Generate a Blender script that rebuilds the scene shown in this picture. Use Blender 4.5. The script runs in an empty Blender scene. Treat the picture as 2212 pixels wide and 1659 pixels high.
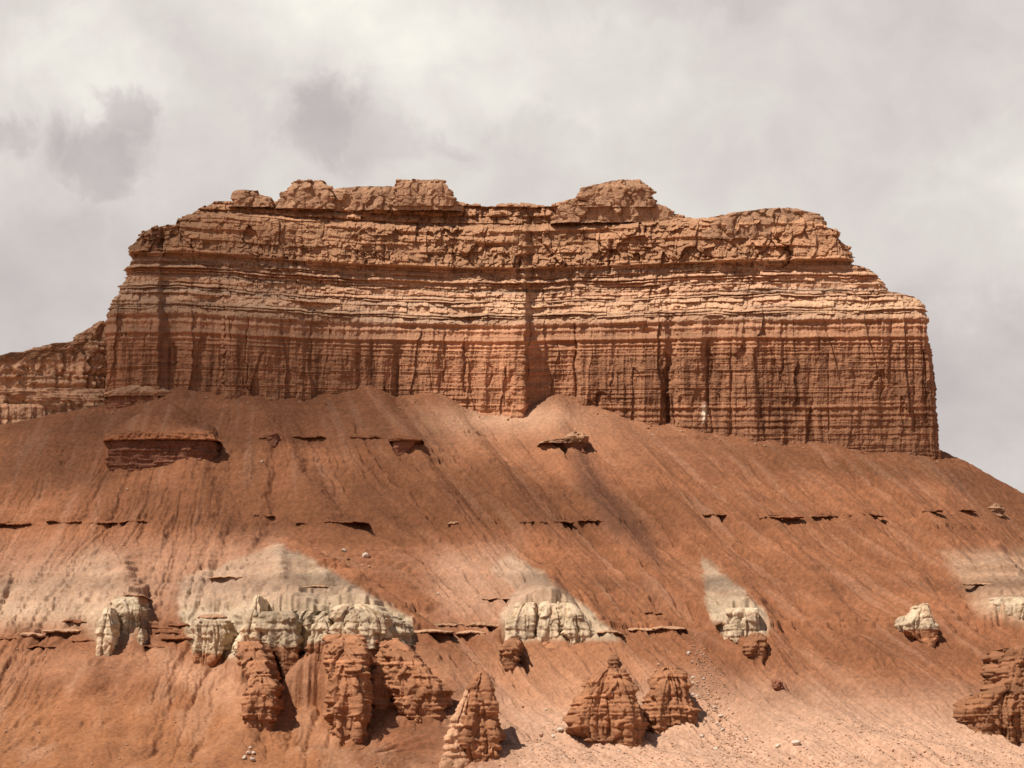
import bpy, math
import numpy as np
from mathutils import Vector

scene = bpy.context.scene
COL = scene.collection

# ------------------------------------------------------------------ camera
PITCH = math.radians(10.0)
HFOV = math.radians(25.0)
CAMZ = 2.0
F = 1106.0 / math.tan(HFOV / 2)          # focal length in survey units (2212 wide)
cam = bpy.data.cameras.new('camera')
cam.angle = HFOV
cam.clip_start = 1.0
cam.clip_end = 30000.0
camo = bpy.data.objects.new('camera', cam)
COL.objects.link(camo)
camo.location = (0, 0, CAMZ)
camo.rotation_euler = (math.pi / 2 + PITCH, 0, 0)
scene.camera = camo

# ------------------------------------------------------------------ sun and sky
TO_SUN = Vector((-0.44, -0.36, 0.82)).normalized()
sun = bpy.data.lights.new('sun', 'SUN')
sun.energy = 5.0
sun.angle = math.radians(0.6)
sun.color = (1.0, 0.94, 0.86)
suno = bpy.data.objects.new('sun', sun)
COL.objects.link(suno)
suno.location = (-300, -200, 600)
suno.rotation_euler = (-TO_SUN).to_track_quat('-Z', 'Y').to_euler()

scene.view_settings.view_transform = 'Standard'
scene.view_settings.look = 'None'
scene.view_settings.exposure = 0.14
scene.view_settings.gamma = 1.0
scene.cycles.max_bounces = 5
scene.cycles.diffuse_bounces = 3

def dir_of(px, row):
    cx, cy = (px - 1106.0) / F, (829.5 - row) / F
    v = Vector((cx, math.cos(PITCH) - cy * math.sin(PITCH), math.sin(PITCH) + cy * math.cos(PITCH)))
    return v.normalized()

def build_world():
    w = bpy.data.worlds.new('World')
    scene.world = w
    w.use_nodes = True
    nt = w.node_tree
    nt.nodes.clear()
    N, L = nt.nodes.new, nt.links.new
    out = N('ShaderNodeOutputWorld')
    bg = N('ShaderNodeBackground')
    L(bg.outputs[0], out.inputs[0])
    sky = N('ShaderNodeTexSky')
    sky.sky_type = 'NISHITA'
    sky.sun_disc = False
    sky.sun_elevation = math.asin(TO_SUN.z)
    sky.sun_rotation = math.atan2(TO_SUN.x, TO_SUN.y)
    tc = N('ShaderNodeTexCoord')
    def math_(op, a, b=None, c=None, clamp=False):
        m = N('ShaderNodeMath'); m.operation = op; m.use_clamp = clamp
        for i, v in enumerate((a, b, c)):
            if v is None: continue
            if isinstance(v, (int, float)): m.inputs[i].default_value = v
            else: L(v, m.inputs[i])
        return m.outputs[0]
    def ss(v, lo, hi, a=0.0, b=1.0):
        m = N('ShaderNodeMapRange'); m.interpolation_type = 'SMOOTHSTEP'
        L(v, m.inputs[0])
        for i, x in enumerate((lo, hi, a, b)): m.inputs[i + 1].default_value = x
        return m.outputs[0]
    def noise(vec, scale, detail, rough, dist=0.0, off=(0, 0, 0), stretch=(1, 1, 1)):
        mp = N('ShaderNodeMapping'); L(vec, mp.inputs[0])
        mp.inputs['Location'].default_value = off
        mp.inputs['Scale'].default_value = stretch
        n = N('ShaderNodeTexNoise'); L(mp.outputs[0], n.inputs[0])
        n.inputs['Scale'].default_value = scale; n.inputs['Detail'].default_value = detail
        n.inputs['Roughness'].default_value = rough; n.inputs['Distortion'].default_value = dist
        return n
    D = tc.outputs['Generated']
    big = noise(D, 7.0, 4, 0.5, 0.3, (1.3, 0.2, 4.1), (1, 1, 1.35)).outputs[0]
    mid = noise(D, 22.0, 5, 0.52, 0.5, (3.1, 0, 1.7), (1, 1, 1.2)).outputs[0]
    fine = noise(D, 60.0, 5, 0.6, 0.3, (0, 2, 0)).outputs[0]
    # warped direction, used to give the separate cloud lumps ragged edges
    wn = noise(D, 30.0, 9, 0.62, 0.4, (5, 1, 2))
    va = N('ShaderNodeVectorMath'); va.operation = 'SUBTRACT'
    L(wn.outputs['Color'], va.inputs[0]); va.inputs[1].default_value = (0.5, 0.5, 0.5)
    vs = N('ShaderNodeVectorMath'); vs.operation = 'SCALE'
    L(va.outputs[0], vs.inputs[0]); vs.inputs[3].default_value = 0.055
    vw = N('ShaderNodeVectorMath'); vw.operation = 'ADD'
    L(D, vw.inputs[0]); L(vs.outputs[0], vw.inputs[1])
    W = vw.outputs[0]
    def lump(px, row, rx, ry, soft):
        c = dir_of(px, row)
        s = N('ShaderNodeVectorMath'); s.operation = 'SUBTRACT'
        L(W, s.inputs[0]); s.inputs[1].default_value = c
        k = N('ShaderNodeVectorMath'); k.operation = 'MULTIPLY'
        L(s.outputs[0], k.inputs[0]); k.inputs[1].default_value = (F / rx, F / rx, F / ry)
        ln = N('ShaderNodeVectorMath'); ln.operation = 'LENGTH'
        L(k.outputs[0], ln.inputs[0])
        return ss(ln.outputs['Value'], 1.0 - soft, 1.0 + soft, 1.0, 0.0)
    dark = None
    for (a, wgt) in ((lump(215, 345, 100, 85, .45), .9), (lump(270, 260, 70, 75, .4), .85),
                     (lump(700, 255, 85, 80, .5), .75), (lump(820, 310, 100, 60, .6), .55),
                     (lump(20, 300, 60, 45, .5), .6), (lump(1150, 305, 60, 45, .8), .3), (lump(990, 325, 80, 22, .7), .35),
                     (lump(560, 235, 60, 40, .8), .25), (lump(30, 640, 420, 210, .9), .75), (lump(2150, 880, 420, 210, .95), .8), (lump(2080, 130, 330, 170, .9), .35),
                     (lump(1350, -10, 420, 50, .9), .35), (lump(330, 60, 260, 70, .9), .3)):
        t = math_('MULTIPLY', a, wgt)
        dark = t if dark is None else math_('MAXIMUM', dark, t)
    lightl = None
    for (a, wgt) in ((lump(800, 50, 330, 110, .95), 1.0), (lump(190, 130, 170, 110, .95), .8), (lump(1250, 190, 520, 120, .95), .45), (lump(2200, 500, 200, 130, .95), .5)):
        t = math_('MULTIPLY', a, wgt)
        lightl = t if lightl is None else math_('MAXIMUM', lightl, t)
    v = math_('MULTIPLY_ADD', ss(big, 0.3, 0.7), 0.26, 0.42)
    v = math_('MULTIPLY_ADD', ss(mid, 0.3, 0.7, -0.5, 0.5), 0.16, v)
    v = math_('MULTIPLY_ADD', ss(fine, 0.3, 0.7, -0.5, 0.5), 0.05, v)
    v = math_('MULTIPLY_ADD', lightl, 0.42, v)
    v = math_('MULTIPLY_ADD', dark, -0.47, v, clamp=True)
    cr = N('ShaderNodeValToRGB')
    L(v, cr.inputs[0])
    e = cr.color_ramp.elements
    e[0].position = 0.0; e[0].color = (0.44, 0.405, 0.40, 1)
    e[1].position = 1.0; e[1].color = (0.86, 0.83, 0.755, 1)
    m = e.new(0.35); m.color = (0.575, 0.53, 0.515, 1)
    m = e.new(0.65); m.color = (0.70, 0.66, 0.62, 1)
    skys = N('ShaderNodeVectorMath'); skys.operation = 'SCALE'
    L(sky.outputs[0], skys.inputs[0]); skys.inputs[3].default_value = 0.06
    # cloud deck thinned overhead, above the frame, to lower the fill light
    sep = N('ShaderNodeSeparateXYZ'); L(D, sep.inputs[0])
    cover = ss(sep.outputs['Z'], 0.36, 0.60, 1.0, 0.10)
    cover = math_('MULTIPLY', cover, ss(sep.outputs['Y'], -0.5, 0.55, 0.30, 1.0))      # unseen deck behind the viewer thinned to cut fill on the cliffs
    mx = N('ShaderNodeMix'); mx.data_type = 'RGBA'
    L(cover, mx.inputs['Factor']); L(skys.outputs[0], mx.inputs['A']); L(cr.outputs[0], mx.inputs['B'])
    L(mx.outputs['Result'], bg.inputs[0])
    bg.inputs[1].default_value = 1.0
build_world()

# ------------------------------------------------------------------ numeric helpers
def P(px, row, Y):
    """survey point (px,row) carried out to the depth Y"""
    cx = (px - 1106.0) / F
    cy = (829.5 - row) / F
    t = Y / (math.cos(PITCH) - cy * math.sin(PITCH))
    return cx * t, Y + 0 * cx, CAMZ + (math.sin(PITCH) + cy * math.cos(PITCH)) * t

def to_row(y, z):
    e = np.arctan2(z - CAMZ, y) - PITCH
    return 829.5 - F * np.tan(e)

def to_px(x, y, z):
    d = y * math.cos(PITCH) + (z - CAMZ) * math.sin(PITCH)
    return 1106.0 + F * x / d

def U(a): return np.asarray(a).astype(np.int64).astype(np.uint32)

def hsh(*k):
    h = np.uint32(2166136261)
    with np.errstate(over='ignore'):
        for a in k:
            a = U(a)
            h = (h ^ a) * np.uint32(0x9E3779B1)
            h = h ^ (h >> np.uint32(15))
            h = h * np.uint32(0x85EBCA77)
            h = h ^ (h >> np.uint32(13))
    return h

def rnd(*k): return hsh(*k).astype(np.float64) / 4294967295.0

def fade(t): return t * t * t * (t * (t * 6 - 15) + 10)

def n1(x, s=0):
    i = np.floor(x); f = fade(x - i)
    return (rnd(i, s) * (1 - f) + rnd(i + 1, s) * f) * 2 - 1

def n2(x, y, s=0):
    ix, iy = np.floor(x), np.floor(y)
    fx, fy = x - ix, y - iy
    ux, uy = fade(fx), fade(fy)
    def g(a, b):
        an = rnd(ix + a, iy + b, s) * 6.2831853
        return np.cos(an) * (fx - a) + np.sin(an) * (fy - b)
    return ((g(0, 0) * (1 - ux) + g(1, 0) * ux) * (1 - uy) + (g(0, 1) * (1 - ux) + g(1, 1) * ux) * uy) * 1.5

def fbm(x, y, s=0, o=4, g=0.5):
    r, a, t = 0, 1.0, 0
    for k in range(o):
        r = r + a * n2(x * 2 ** k + 17.3 * k, y * 2 ** k - 9.1 * k, s + k); t += a; a *= g
    return r / t

def n3(x, y, z, s=0):
    """cheap solid noise: three crossed sheets"""
    return (n2(x + 0.37 * z, y + 0.53 * z, s) + n2(y + 0.41 * x, z - 0.29 * x, s + 11) + n2(z + 0.33 * y, x - 0.47 * y, s + 23)) * 0.6

def fb3(x, y, z, s=0, o=4, g=0.5):
    r, a, t = 0, 1.0, 0
    for k in range(o):
        f = 2.03 ** k
        r = r + a * n3(x * f + 3.1 * k, y * f, z * f, s + 31 * k); t += a; a *= g
    return r / t

def cells(x, y, s=0):
    """jittered cells: (border distance, three random numbers, offset from the cell's centre)"""
    ix, iy = np.floor(x), np.floor(y)
    d1 = np.full(x.shape, 9.0); d2 = np.full(x.shape, 9.0)
    ci = np.zeros(x.shape); cj = np.zeros(x.shape); ox = np.zeros(x.shape); oy = np.zeros(x.shape)
    for a in (-1, 0, 1):
        for b in (-1, 0, 1):
            gx = ix + a + 0.1 + 0.8 * rnd(ix + a, iy + b, s)
            gy = iy + b + 0.1 + 0.8 * rnd(ix + a, iy + b, s + 1)
            dx, dy = x - gx, y - gy
            d = np.maximum(np.abs(dx), np.abs(dy)) * 0.82 + 0.18 * np.hypot(dx, dy)
            m = d < d1
            d2 = np.where(m, d1, np.minimum(d2, d))
            ci = np.where(m, ix + a, ci); cj = np.where(m, iy + b, cj)
            ox = np.where(m, dx, ox); oy = np.where(m, dy, oy)
            d1 = np.where(m, d, d1)
    return d2 - d1, rnd(ci, cj, s + 2), rnd(ci, cj, s + 3), rnd(ci, cj, s + 4), ox, oy

def facets(x, y, s, tilt=1.0, groove=0.4, gw=0.12, lean=0.0):
    """blocky rock face: each block stands in or out, tilts its own way and is parted by a groove"""
    e, a, b, c, ox, oy = cells(x, y, s)
    on = sst(n2(x * 0.6, y * 0.6, s + 7), -0.25, 0.45)          # joints open only here and there
    return (a - 0.5) + tilt * ((b - 0.5) * ox + (c - 0.5) * oy) + lean * oy - groove * on * np.exp(-(e / gw) ** 2)

def sst(x, a, b):
    t = np.clip((x - a) / (b - a), 0, 1)
    return t * t * (3 - 2 * t)

def pl(x, pts):
    p = np.array(pts, float)
    return np.interp(x, p[:, 0], p[:, 1])

def bed_table(spans, seed):
    """bedding planes from spans (start, end, min thickness, max thickness)"""
    r = np.random.RandomState(seed)
    b = []
    for a, z, lo, hi in spans:
        y = a
        while y < z:
            b.append(y); y += lo + (hi - lo) * r.rand() ** 1.6
    return np.array(b)

def beds(h, a, tab, seed, blockw=(2, 9), up=False):
    """returns (in/out -1..1 of the bed at h, groove 0..1 at partings, bed index, block random)"""
    i = np.clip(np.searchsorted(tab, h) - 1, 0, len(tab) - 2)
    th = tab[i + 1] - tab[i]
    f = np.clip((h - tab[i]) / th, 0, 1)
    r = rnd(i, seed) * 2 - 1
    along = n2(a * 0.12, i * 5.7, seed + 1)
    w = blockw[0] + (blockw[1] - blockw[0]) * rnd(i, seed + 2)
    q = a / w + rnd(i, seed + 3) * 9 + 0.25 * n2(a * 0.4, i * 3.3, seed + 4)
    k = np.floor(q); fq = q - k
    br = rnd(i, k, seed + 5) * 2 - 1
    edge = np.minimum(fq, 1 - fq) * w
    g = 1 - f if up else f          # 0 at the bed's top, 1 at its overhanging foot
    prof = (0.25 + 0.75 * sst(g, 0.0, 0.65)) * sst(g, -0.02, 0.10) * (1 - sst(g, 0.86, 1.0))
    return r * 0.6 + along * 0.7, prof, i, br, edge, th

def mesh_grid(name, V, mat, parent=None, col=None, wrap=True, cap=None):
    """V: rows x cols x 3 -> one mesh; col: rows x cols x 3 vertex colour"""
    nr, nc = V.shape[:2]
    vs = V.reshape(-1, 3)
    i = np.arange(nr - 1)[:, None]; j = np.arange(nc if wrap else nc - 1)[None, :]
    j2 = (j + 1) % nc
    q = np.stack([i * nc + j, i * nc + j2, (i + 1) * nc + j2, (i + 1) * nc + j], -1).reshape(-1, 4)
    me = bpy.data.meshes.new(name)
    tri = np.zeros((0, 3), int)
    if cap is not None:
        top = len(vs)
        vs = np.vstack([vs, cap[None]])
        jj = np.arange(nc)
        b = (nr - 1) * nc
        tri = np.stack([b + jj, b + (jj + 1) % nc, np.full(nc, top)], -1)
    me.vertices.add(len(vs)); me.vertices.foreach_set('co', vs.astype(np.float32).ravel())
    nl = q.size + tri.size
    me.loops.add(nl)
    me.loops.foreach_set('vertex_index', np.concatenate([q.ravel(), tri.ravel()]).astype(np.int32))
    me.polygons.add(len(q) + len(tri))
    st = np.concatenate([np.arange(len(q)) * 4, q.size + np.arange(len(tri)) * 3]).astype(np.int32)
    me.polygons.foreach_set('loop_start', st)
    me.update(calc_edges=True)
    if col is not None:
        c = col.reshape(-1, 3)
        if cap is not None: c = np.vstack([c, c[-1:]])
        at = me.attributes.new('rock_colour', 'FLOAT_COLOR', 'POINT')
        at.data.foreach_set('color', np.hstack([c, np.ones((len(c), 1))]).astype(np.float32).ravel())
    me.materials.append(mat)
    o = bpy.data.objects.new(name, me)
    COL.objects.link(o)
    if parent: o.parent = parent
    return o

def tag(o, label=None, cat=None, group=None, kind=None):
    if label: o['label'] = label
    if cat: o['category'] = cat
    if group: o['group'] = group
    if kind or label: o['kind'] = kind or 'thing'
    return o

def empty(name, label, cat, group=None):
    o = bpy.data.objects.new(name, None)
    COL.objects.link(o)
    return tag(o, label, cat, group)

# ------------------------------------------------------------------ materials
def rock_material(name, speck=0.25, bump=0.25, scale=1.2, rough=0.95, attr=True, base=(0.4, 0.2, 0.1)):
    m = bpy.data.materials.new(name); m.use_nodes = True
    nt = m.node_tree; N, L = nt.nodes.new, nt.links.new
    b = nt.nodes['Principled BSDF']
    b.inputs['Roughness'].default_value = rough
    b.inputs['Specular IOR Level'].default_value = 0.15
    g = N('ShaderNodeNewGeometry')
    n1_ = N('ShaderNodeTexNoise'); L(g.outputs['Position'], n1_.inputs[0])
    n1_.inputs['Scale'].default_value = scale; n1_.inputs['Detail'].default_value = 6; n1_.inputs['Roughness'].default_value = 0.65
    n2_ = N('ShaderNodeTexNoise'); L(g.outputs['Position'], n2_.inputs[0])
    n2_.inputs['Scale'].default_value = scale * 0.12; n2_.inputs['Detail'].default_value = 4
    mr = N('ShaderNodeMapRange'); L(n1_.outputs[0], mr.inputs[0])
    for i, x in enumerate((0.25, 0.75, 1 - speck, 1 + speck)): mr.inputs[i + 1].default_value = x
    mr2 = N('ShaderNodeMapRange'); L(n2_.outputs[0], mr2.inputs[0])
    for i, x in enumerate((0.3, 0.7, 0.88, 1.12)): mr2.inputs[i + 1].default_value = x
    mu = N('ShaderNodeMath'); mu.operation = 'MULTIPLY'; L(mr.outputs[0], mu.inputs[0]); L(mr2.outputs[0], mu.inputs[1])
    vm = N('ShaderNodeVectorMath'); vm.operation = 'SCALE'
    if attr:
        at = N('ShaderNodeAttribute'); at.attribute_name = 'rock_colour'
        L(at.outputs['Color'], vm.inputs[0])
    else:
        vm.inputs[0].default_value = base
    L(mu.outputs[0], vm.inputs[3])
    L(vm.outputs[0], b.inputs['Base Color'])
    bp = N('ShaderNodeBump'); bp.inputs['Strength'].default_value = bump; bp.inputs['Distance'].default_value = 0.5
    L(n1_.outputs[0], bp.inputs['Height']); L(bp.outputs[0], b.inputs['Normal'])
    return m

M_CLIFF = rock_material('cliff_sandstone', 0.28, 0.55, 1.3)
M_SOIL = rock_material('talus_soil', 0.30, 0.5, 1.1)
M_BAD = rock_material('badland_rock', 0.25, 0.5, 1.4)
M_PALE = rock_material('pale_stone', 0.18, 0.4, 2.0, attr=False, base=(0.56, 0.46, 0.36))
M_TAN = rock_material('tan_stone', 0.2, 0.4, 2.0, attr=False, base=(0.46, 0.27, 0.17))
M_BROWN = rock_material('brown_stone', 0.2, 0.4, 2.0, attr=False, base=(0.24, 0.10, 0.055))
M_GROUND = rock_material('desert_floor', 0.2, 0.3, 0.6, attr=False, base=(0.42, 0.22, 0.13))

C = lambda *v: np.array(v, float)
RED = C(.235, .094, .043)
SAND = C(.52, .315, .205)
PALE = C(.53, .40, .265)
GREY = C(.30, .205, .134)
FOOT = C(.35, .158, .078)
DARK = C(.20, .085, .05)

# ------------------------------------------------------------------ the hillside
ZY = [(300, 0.2), (400, 1.5), (425, 3.2), (440, 6.3), (455, 11.2), (470, 18.2), (500, 35.2), (520, 47.6), (540, 60.0), (570, 79.5), (604, 101.6), (640, 124)]
def zbase(y): return pl(y, ZY)
_yy = np.linspace(300, 640, 3401)
_rr = to_row(_yy, zbase(_yy))
def ybase(row): return np.interp(row, _rr[::-1], _yy[::-1])

TOPROW = [(-400, 1010), (-100, 945), (0, 930), (60, 918), (140, 900), (225, 886), (290, 862), (340, 849), (380, 843), (440, 851), (520, 849), (600, 858), (660, 862),
          (720, 852), (800, 847), (855, 867), (900, 861), (935, 857), (965, 863), (1015, 883), (1040, 889), (1130, 889), (1160, 877), (1205, 863), (1250, 872),
          (1330, 893), (1360, 906), (1430, 917), (1500, 925), (1535, 939), (1600, 939), (1690, 949), (1790, 946), (1830, 958), (1890, 966), (1935, 958),
          (1990, 975), (2040, 988), (2100, 1018), (2212, 1082), (2350, 1165), (2700, 1380)]
YC = 604.0

def crest_raise(x, y, pts, h, wl, wr):
    """asymmetric ridge along a plan polyline: pts (px,row) top to nose; h heights at the points"""
    best = np.zeros(x.shape)
    q = [P(a, b, ybase(b))[:2] for a, b in pts]
    for k in range(len(q) - 1):
        (x0, y0), (x1, y1) = q[k], q[k + 1]
        dx, dy = x1 - x0, y1 - y0
        l2 = dx * dx + dy * dy
        t = np.clip(((x - x0) * dx + (y - y0) * dy) / l2, 0, 1)
        ex, ey = x - (x0 + t * dx), y - (y0 + t * dy)
        d = np.hypot(ex, ey)
        side = ex * (-dy) + ey * dx        # >0 : to the viewer's right
        w = np.where(side > 0, wr, wl)
        hh = h[k] + (h[k + 1] - h[k]) * t
        best = np.maximum(best, hh * sst(1 - d / w, 0, 1))
    return best

RIBS = [
    ([(380, 852), (400, 960), (440, 1100), (455, 1200)], [0.5, 1.6, 2.4, 0.6]),
    ([(520, 856), (610, 1000), (700, 1120), (760, 1210)], [0.3, 1.8, 2.0, 0.5]),
    ([(800, 855), (880, 980), (985, 1130), (1060, 1220)], [0.5, 2.4, 2.6, 0.8]),
    ([(935, 864), (1050, 1010), (1150, 1140), (1260, 1290)], [0.4, 1.9, 2.2, 0.6]),
    ([(1205, 870), (1210, 960), (1330, 1120), (1440, 1270)], [0.6, 2.4, 2.6, 0.8]),
    ([(1330, 900), (1450, 1050), (1570, 1220), (1700, 1420)], [0.3, 2.3, 2.6, 1.0]),
    ([(1520, 945), (1640, 1080), (1760, 1230), (1880, 1420)], [0.3, 1.8, 2.3, 1.2]),
    ([(1790, 955), (1880, 1080), (1980, 1220), (2050, 1330)], [0.4, 2.0, 2.4, 0.8]),
    ([(1935, 965), (2040, 1090), (2150, 1240), (2260, 1400)], [0.4, 1.8, 2.2, 1.0]),
    ([(120, 910), (110, 1020), (120, 1150)], [0.3, 1.6, 0.6]),
    ([(1650, 1380), (1760, 1500), (1840, 1600)], [0.4, 1.4, 0.6]),
    ([(900, 1410), (1000, 1500), (1090, 1590)], [0.4, 1.4, 0.6]),
    ([(180, 1400), (190, 1500), (230, 1620)], [0.4, 1.5, 0.8]),
]
BENCHES = [
    ([(690, 1520, 1392), (715, 1535, 1385), (760, 1520, 1380), (830, 1515, 1392), (880, 1505, 1420), (925, 1505, 1452), (962, 1515, 1500)], 0.16, 1.2),
    ([(500, 1500, 1420), (520, 1510, 1395), (560, 1500, 1390), (572, 1480, 1400)], 0.35, 1.0),
    ([(405, 1400, 1372), (430, 1396, 1345), (490, 1396, 1338), (540, 1396, 1352), (560, 1392, 1296), (600, 1394, 1284), (645, 1392, 1292), (700, 1384, 1300), (745, 1380, 1274), (790, 1380, 1284), (830, 1382, 1318), (884, 1388, 1338)], 0.24, 1.5),
    ([(1092, 1384, 1338), (1118, 1384, 1296), (1150, 1380, 1270), (1200, 1384, 1266), (1240, 1380, 1296), (1270, 1378, 1338), (1296, 1380, 1364)], 0.24, 1.2),
    ([(1560, 1372, 1330), (1585, 1370, 1296), (1625, 1370, 1288), (1652, 1374, 1318)], 0.24, 0.8),
    ([(226, 1362, 1330), (240, 1360, 1290), (268, 1360, 1268), (292, 1360, 1280), (306, 1364, 1330)], 0.22, 0.8),
    ([(2140, 1346, 1318), (2165, 1342, 1298), (2260, 1342, 1294)], 0.33, 0.8),
]

def hill(x, y):
    yreal = y
    pxa = to_px(x, y, zbase(np.minimum(y, YC + 36)))
    # the cliff foot bows back in the middle: shift the upper slope with it
    y = y + (3.0 - 3.6 * np.exp(-((pxa - 1120) / 420) ** 2)) * sst(y, 535, 592)
    zb = zbase(np.minimum(y, YC + 36))
    pxa = to_px(x, yreal, zb)
    # lateral drift of the fall line: straight down on the left, leaning right further on
    k = 0.50 * sst(pxa, 420, 1000) - 0.10 * sst(-pxa, -350, -80)
    drift = k * (YC - y)
    q = x - drift
    pq = 1106 + (q) / 604.0 * (F * 0.9772)
    # height of the talus along the cliff foot
    top_z = P(0 * x, pl(pxa, TOPROW), YC)[2] - zbase(YC)
    wide = P(0 * x, pl(pq, [(-400, 1010), (-100, 945), (0, 925), (225, 875), (400, 855), (900, 868), (1200, 885), (1500, 922), (1790, 950), (2040, 988), (2212, 1082), (2400, 1200), (2700, 1400)]), YC)[2] - zbase(YC)
    wide0 = P(0 * x, pl(pxa, [(-400, 1010), (-100, 945), (0, 925), (225, 875), (400, 855), (900, 868), (1200, 885), (1500, 922), (1790, 950), (2040, 988), (2212, 1082), (2400, 1200), (2700, 1400)]), YC)[2] - zbase(YC)
    t = np.clip((YC - y) / 160, 0, 1.2)
    z = zb + wide0 * (1 - sst(t, 0.0, 0.75)) 
    det = top_z - wide0
    z = z + det * np.exp(-np.clip(YC - y, 0, 999) / 9.0)
    # fans continue a little as low ridges down the fall line
    fanq = (P(0 * x, pl(pq, TOPROW), YC)[2] - zbase(YC)) - wide
    z = z + 0.9 * fanq * (np.exp(-np.clip(YC - y, 0, 999) / 55.0) - np.exp(-np.clip(YC - y, 0, 999) / 9.0))
    # right flank falls away behind its crest
    z = np.where(y > YC + 2, z - 1.25 * (y - YC - 2) * 1.0, z)
    # --- rills and gullies along the fall line
    s = (YC - y)
    warp = 1.6 * fbm(q * 0.10, s * 0.05, 41, 3)
    qq = q + warp + 0.6 * n2(q * 0.5, s * 0.16, 47) + 0.3 * n2(q * 1.1, s * 0.5, 48)
    amp = (0.60 + 0.40 * sst(pxa, 450, 1000)) * sst(s, 4, 30)
    def rill(f, seed, sharp):
        v = n2(qq * f, s * 0.012 + 3.3, seed)
        return np.exp(-np.abs(v) * sharp)
    pres = sst(n2(q * 0.06, s * 0.045, 77), -0.25, 0.35)
    z = z - amp * (1.9 * rill(0.15, 51, 9) * pres + 1.15 * rill(0.34, 52, 10) * (0.25 + 0.75 * pres) + 0.55 * rill(0.85, 53, 7) * (.3 + .7 * pres))
    z = z + amp * 0.8 * n2(qq * 0.09, s * 0.01, 54)
    # cut gullies: sharp little channels, each with its own head, length and wander
    cut = np.zeros(x.shape)
    for sp, dep, hw_, sd in ((7.2, 3.0, 1.5, 301), (3.3, 1.5, 0.75, 311)):
        u_ = (qq + 0.5 * n2(q * .9, s * .3, sd + 8)) / sp
        i0 = np.floor(u_)
        for k_ in (-1, 0, 1):
            i_ = i0 + k_
            c_ = i_ + 0.15 + 0.7 * rnd(i_, sd) + 0.16 * n2(s * 0.07, i_ * 3.3, sd + 1) + 0.05 * n2(s * 0.35, i_ * 1.7, sd + 2)
            d_ = np.abs(u_ - c_) * sp
            s0_ = 4 + 105 * rnd(i_, sd + 3); ln_ = 28 + 80 * rnd(i_, sd + 4)
            on_ = sst(s, s0_, s0_ + 9) * (1 - sst(s, s0_ + ln_, s0_ + ln_ + 16))
            cut = np.maximum(cut, dep * (0.25 + 0.75 * rnd(i_, sd + 5)) * on_ * np.clip(1 - d_ / (hw_ * (0.6 + 0.4 * on_)), 0, 1))
    z = z - cut * (0.55 + 0.45 * sst(pxa, 380, 900)) * (1 - 0.7 * sst(s, 128, 150))
    # the big chute under the outcrop right of centre
    cx = P(1250, 985, ybase(985))[0]
    cd = x - (cx + 0.56 * (ybase(985) - y))
    inch = sst(ybase(985) - y, -2, 10) * (1 - sst(ybase(985) - y, 48, 78))
    z = z - inch * 1.6 * np.exp(-(cd / 3.6) ** 2)
    # --- long low ribs running down from the fan heads
    for (pts, h_) in RIBS:
        z = z + crest_raise(x, y, pts, h_, 8.5 + 1.5 * n2(x * .05, y * .05, 181), 5.5)
    # --- spurs that carry the pale beds
    z = z + crest_raise(x, y, [(600, 1185), (700, 1235), (800, 1290), (880, 1345)], [0.3, 2.8, 3.8, 3.4], 34, 4.5)
    z = z + crest_raise(x, y, [(600, 1185), (595, 1260), (590, 1340)], [0.3, 1.6, 1.0], 16, 12)
    z = z + crest_raise(x, y, [(1105, 1200), (1190, 1262), (1260, 1320), (1310, 1372)], [0.2, 2.8, 3.4, 2.0], 24, 4.5)
    z = z + crest_raise(x, y, [(1520, 1203), (1580, 1260), (1640, 1320), (1660, 1370)], [0.2, 2.3, 3.0, 1.8], 18, 4.5)
    z = z + crest_raise(x, y, [(230, 1195), (265, 1260), (290, 1340)], [0.2, 2.0, 2.2], 22, 5)
    z = z + crest_raise(x, y, [(2035, 1215), (2090, 1275), (2200, 1335)], [0.2, 0.6, 0.8], 26, 6)
    for p_, h_ in (([(600, 1205), (602, 1245), (604, 1282)], [.3, 1.3, 1.9]), ([(680, 1236), (696, 1268), (702, 1296)], [.3, 1.2, 1.6]), ([(765, 1268), (770, 1290)], [.8, 1.5]), ([(1126, 1236), (1128, 1272)], [.4, 1.5]), ([(1188, 1236), (1190, 1268)], [.4, 1.6]), ([(268, 1215), (270, 1264)], [.4, 1.5])):
        z = z + crest_raise(x, y, p_, h_, 3.6, 3.0)
    # lower spur ridges under the red fins, mounds and the sandy hump
    z = z + crest_raise(x, y, [(540, 1385), (548, 1480), (555, 1570)], [0.5, 3.0, 1.5], 12, 5)
    z = z + crest_raise(x, y, [(1300, 1390), (1330, 1450), (1330, 1540)], [0.5, 1.5, 1.0], 12, 5)
    def mound(px, row, h, rx, ry):
        x0, y0, _ = P(px, row, ybase(row))
        return h * np.exp(-(((x - x0) / rx) ** 2 + ((y - y0) / ry) ** 2))
    z = z + mound(540, 1610, 3.0, 7, 7) + mound(700, 1640, 1.0, 14, 6) + mound(1780, 1610, 2.6, 13, 9) + mound(1980, 1640, 2.4, 12, 8)
    z = z + mound(1150, 1640, 1.8, 14, 7) + mound(1480, 1650, 1.2, 16, 6) - mound(1560, 1560, 1.4, 5, 16) + mound(400, 1480, 1.2, 16, 12)
    for a_, b_ in ((555, 1562), (745, 1594), (828, 1524), (915, 1546), (1270, 1586), (1345, 1600), (1450, 1574), (1035, 1645), (2130, 1600), (1626, 1424), (1100, 1440)):
        z = z + mound(a_, b_, 1.3, 5.5, 3.5)
    # pyramid of sand on the banded outcrop, cut off along its front edge
    x0, _, _ = P(345, 935, ybase(1010))
    k_ = int(np.argmin(np.abs(x[0] - x0)))
    near = np.nonzero(to_row(y[:, k_], z[:, k_]) <= 1006)[0]
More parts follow.
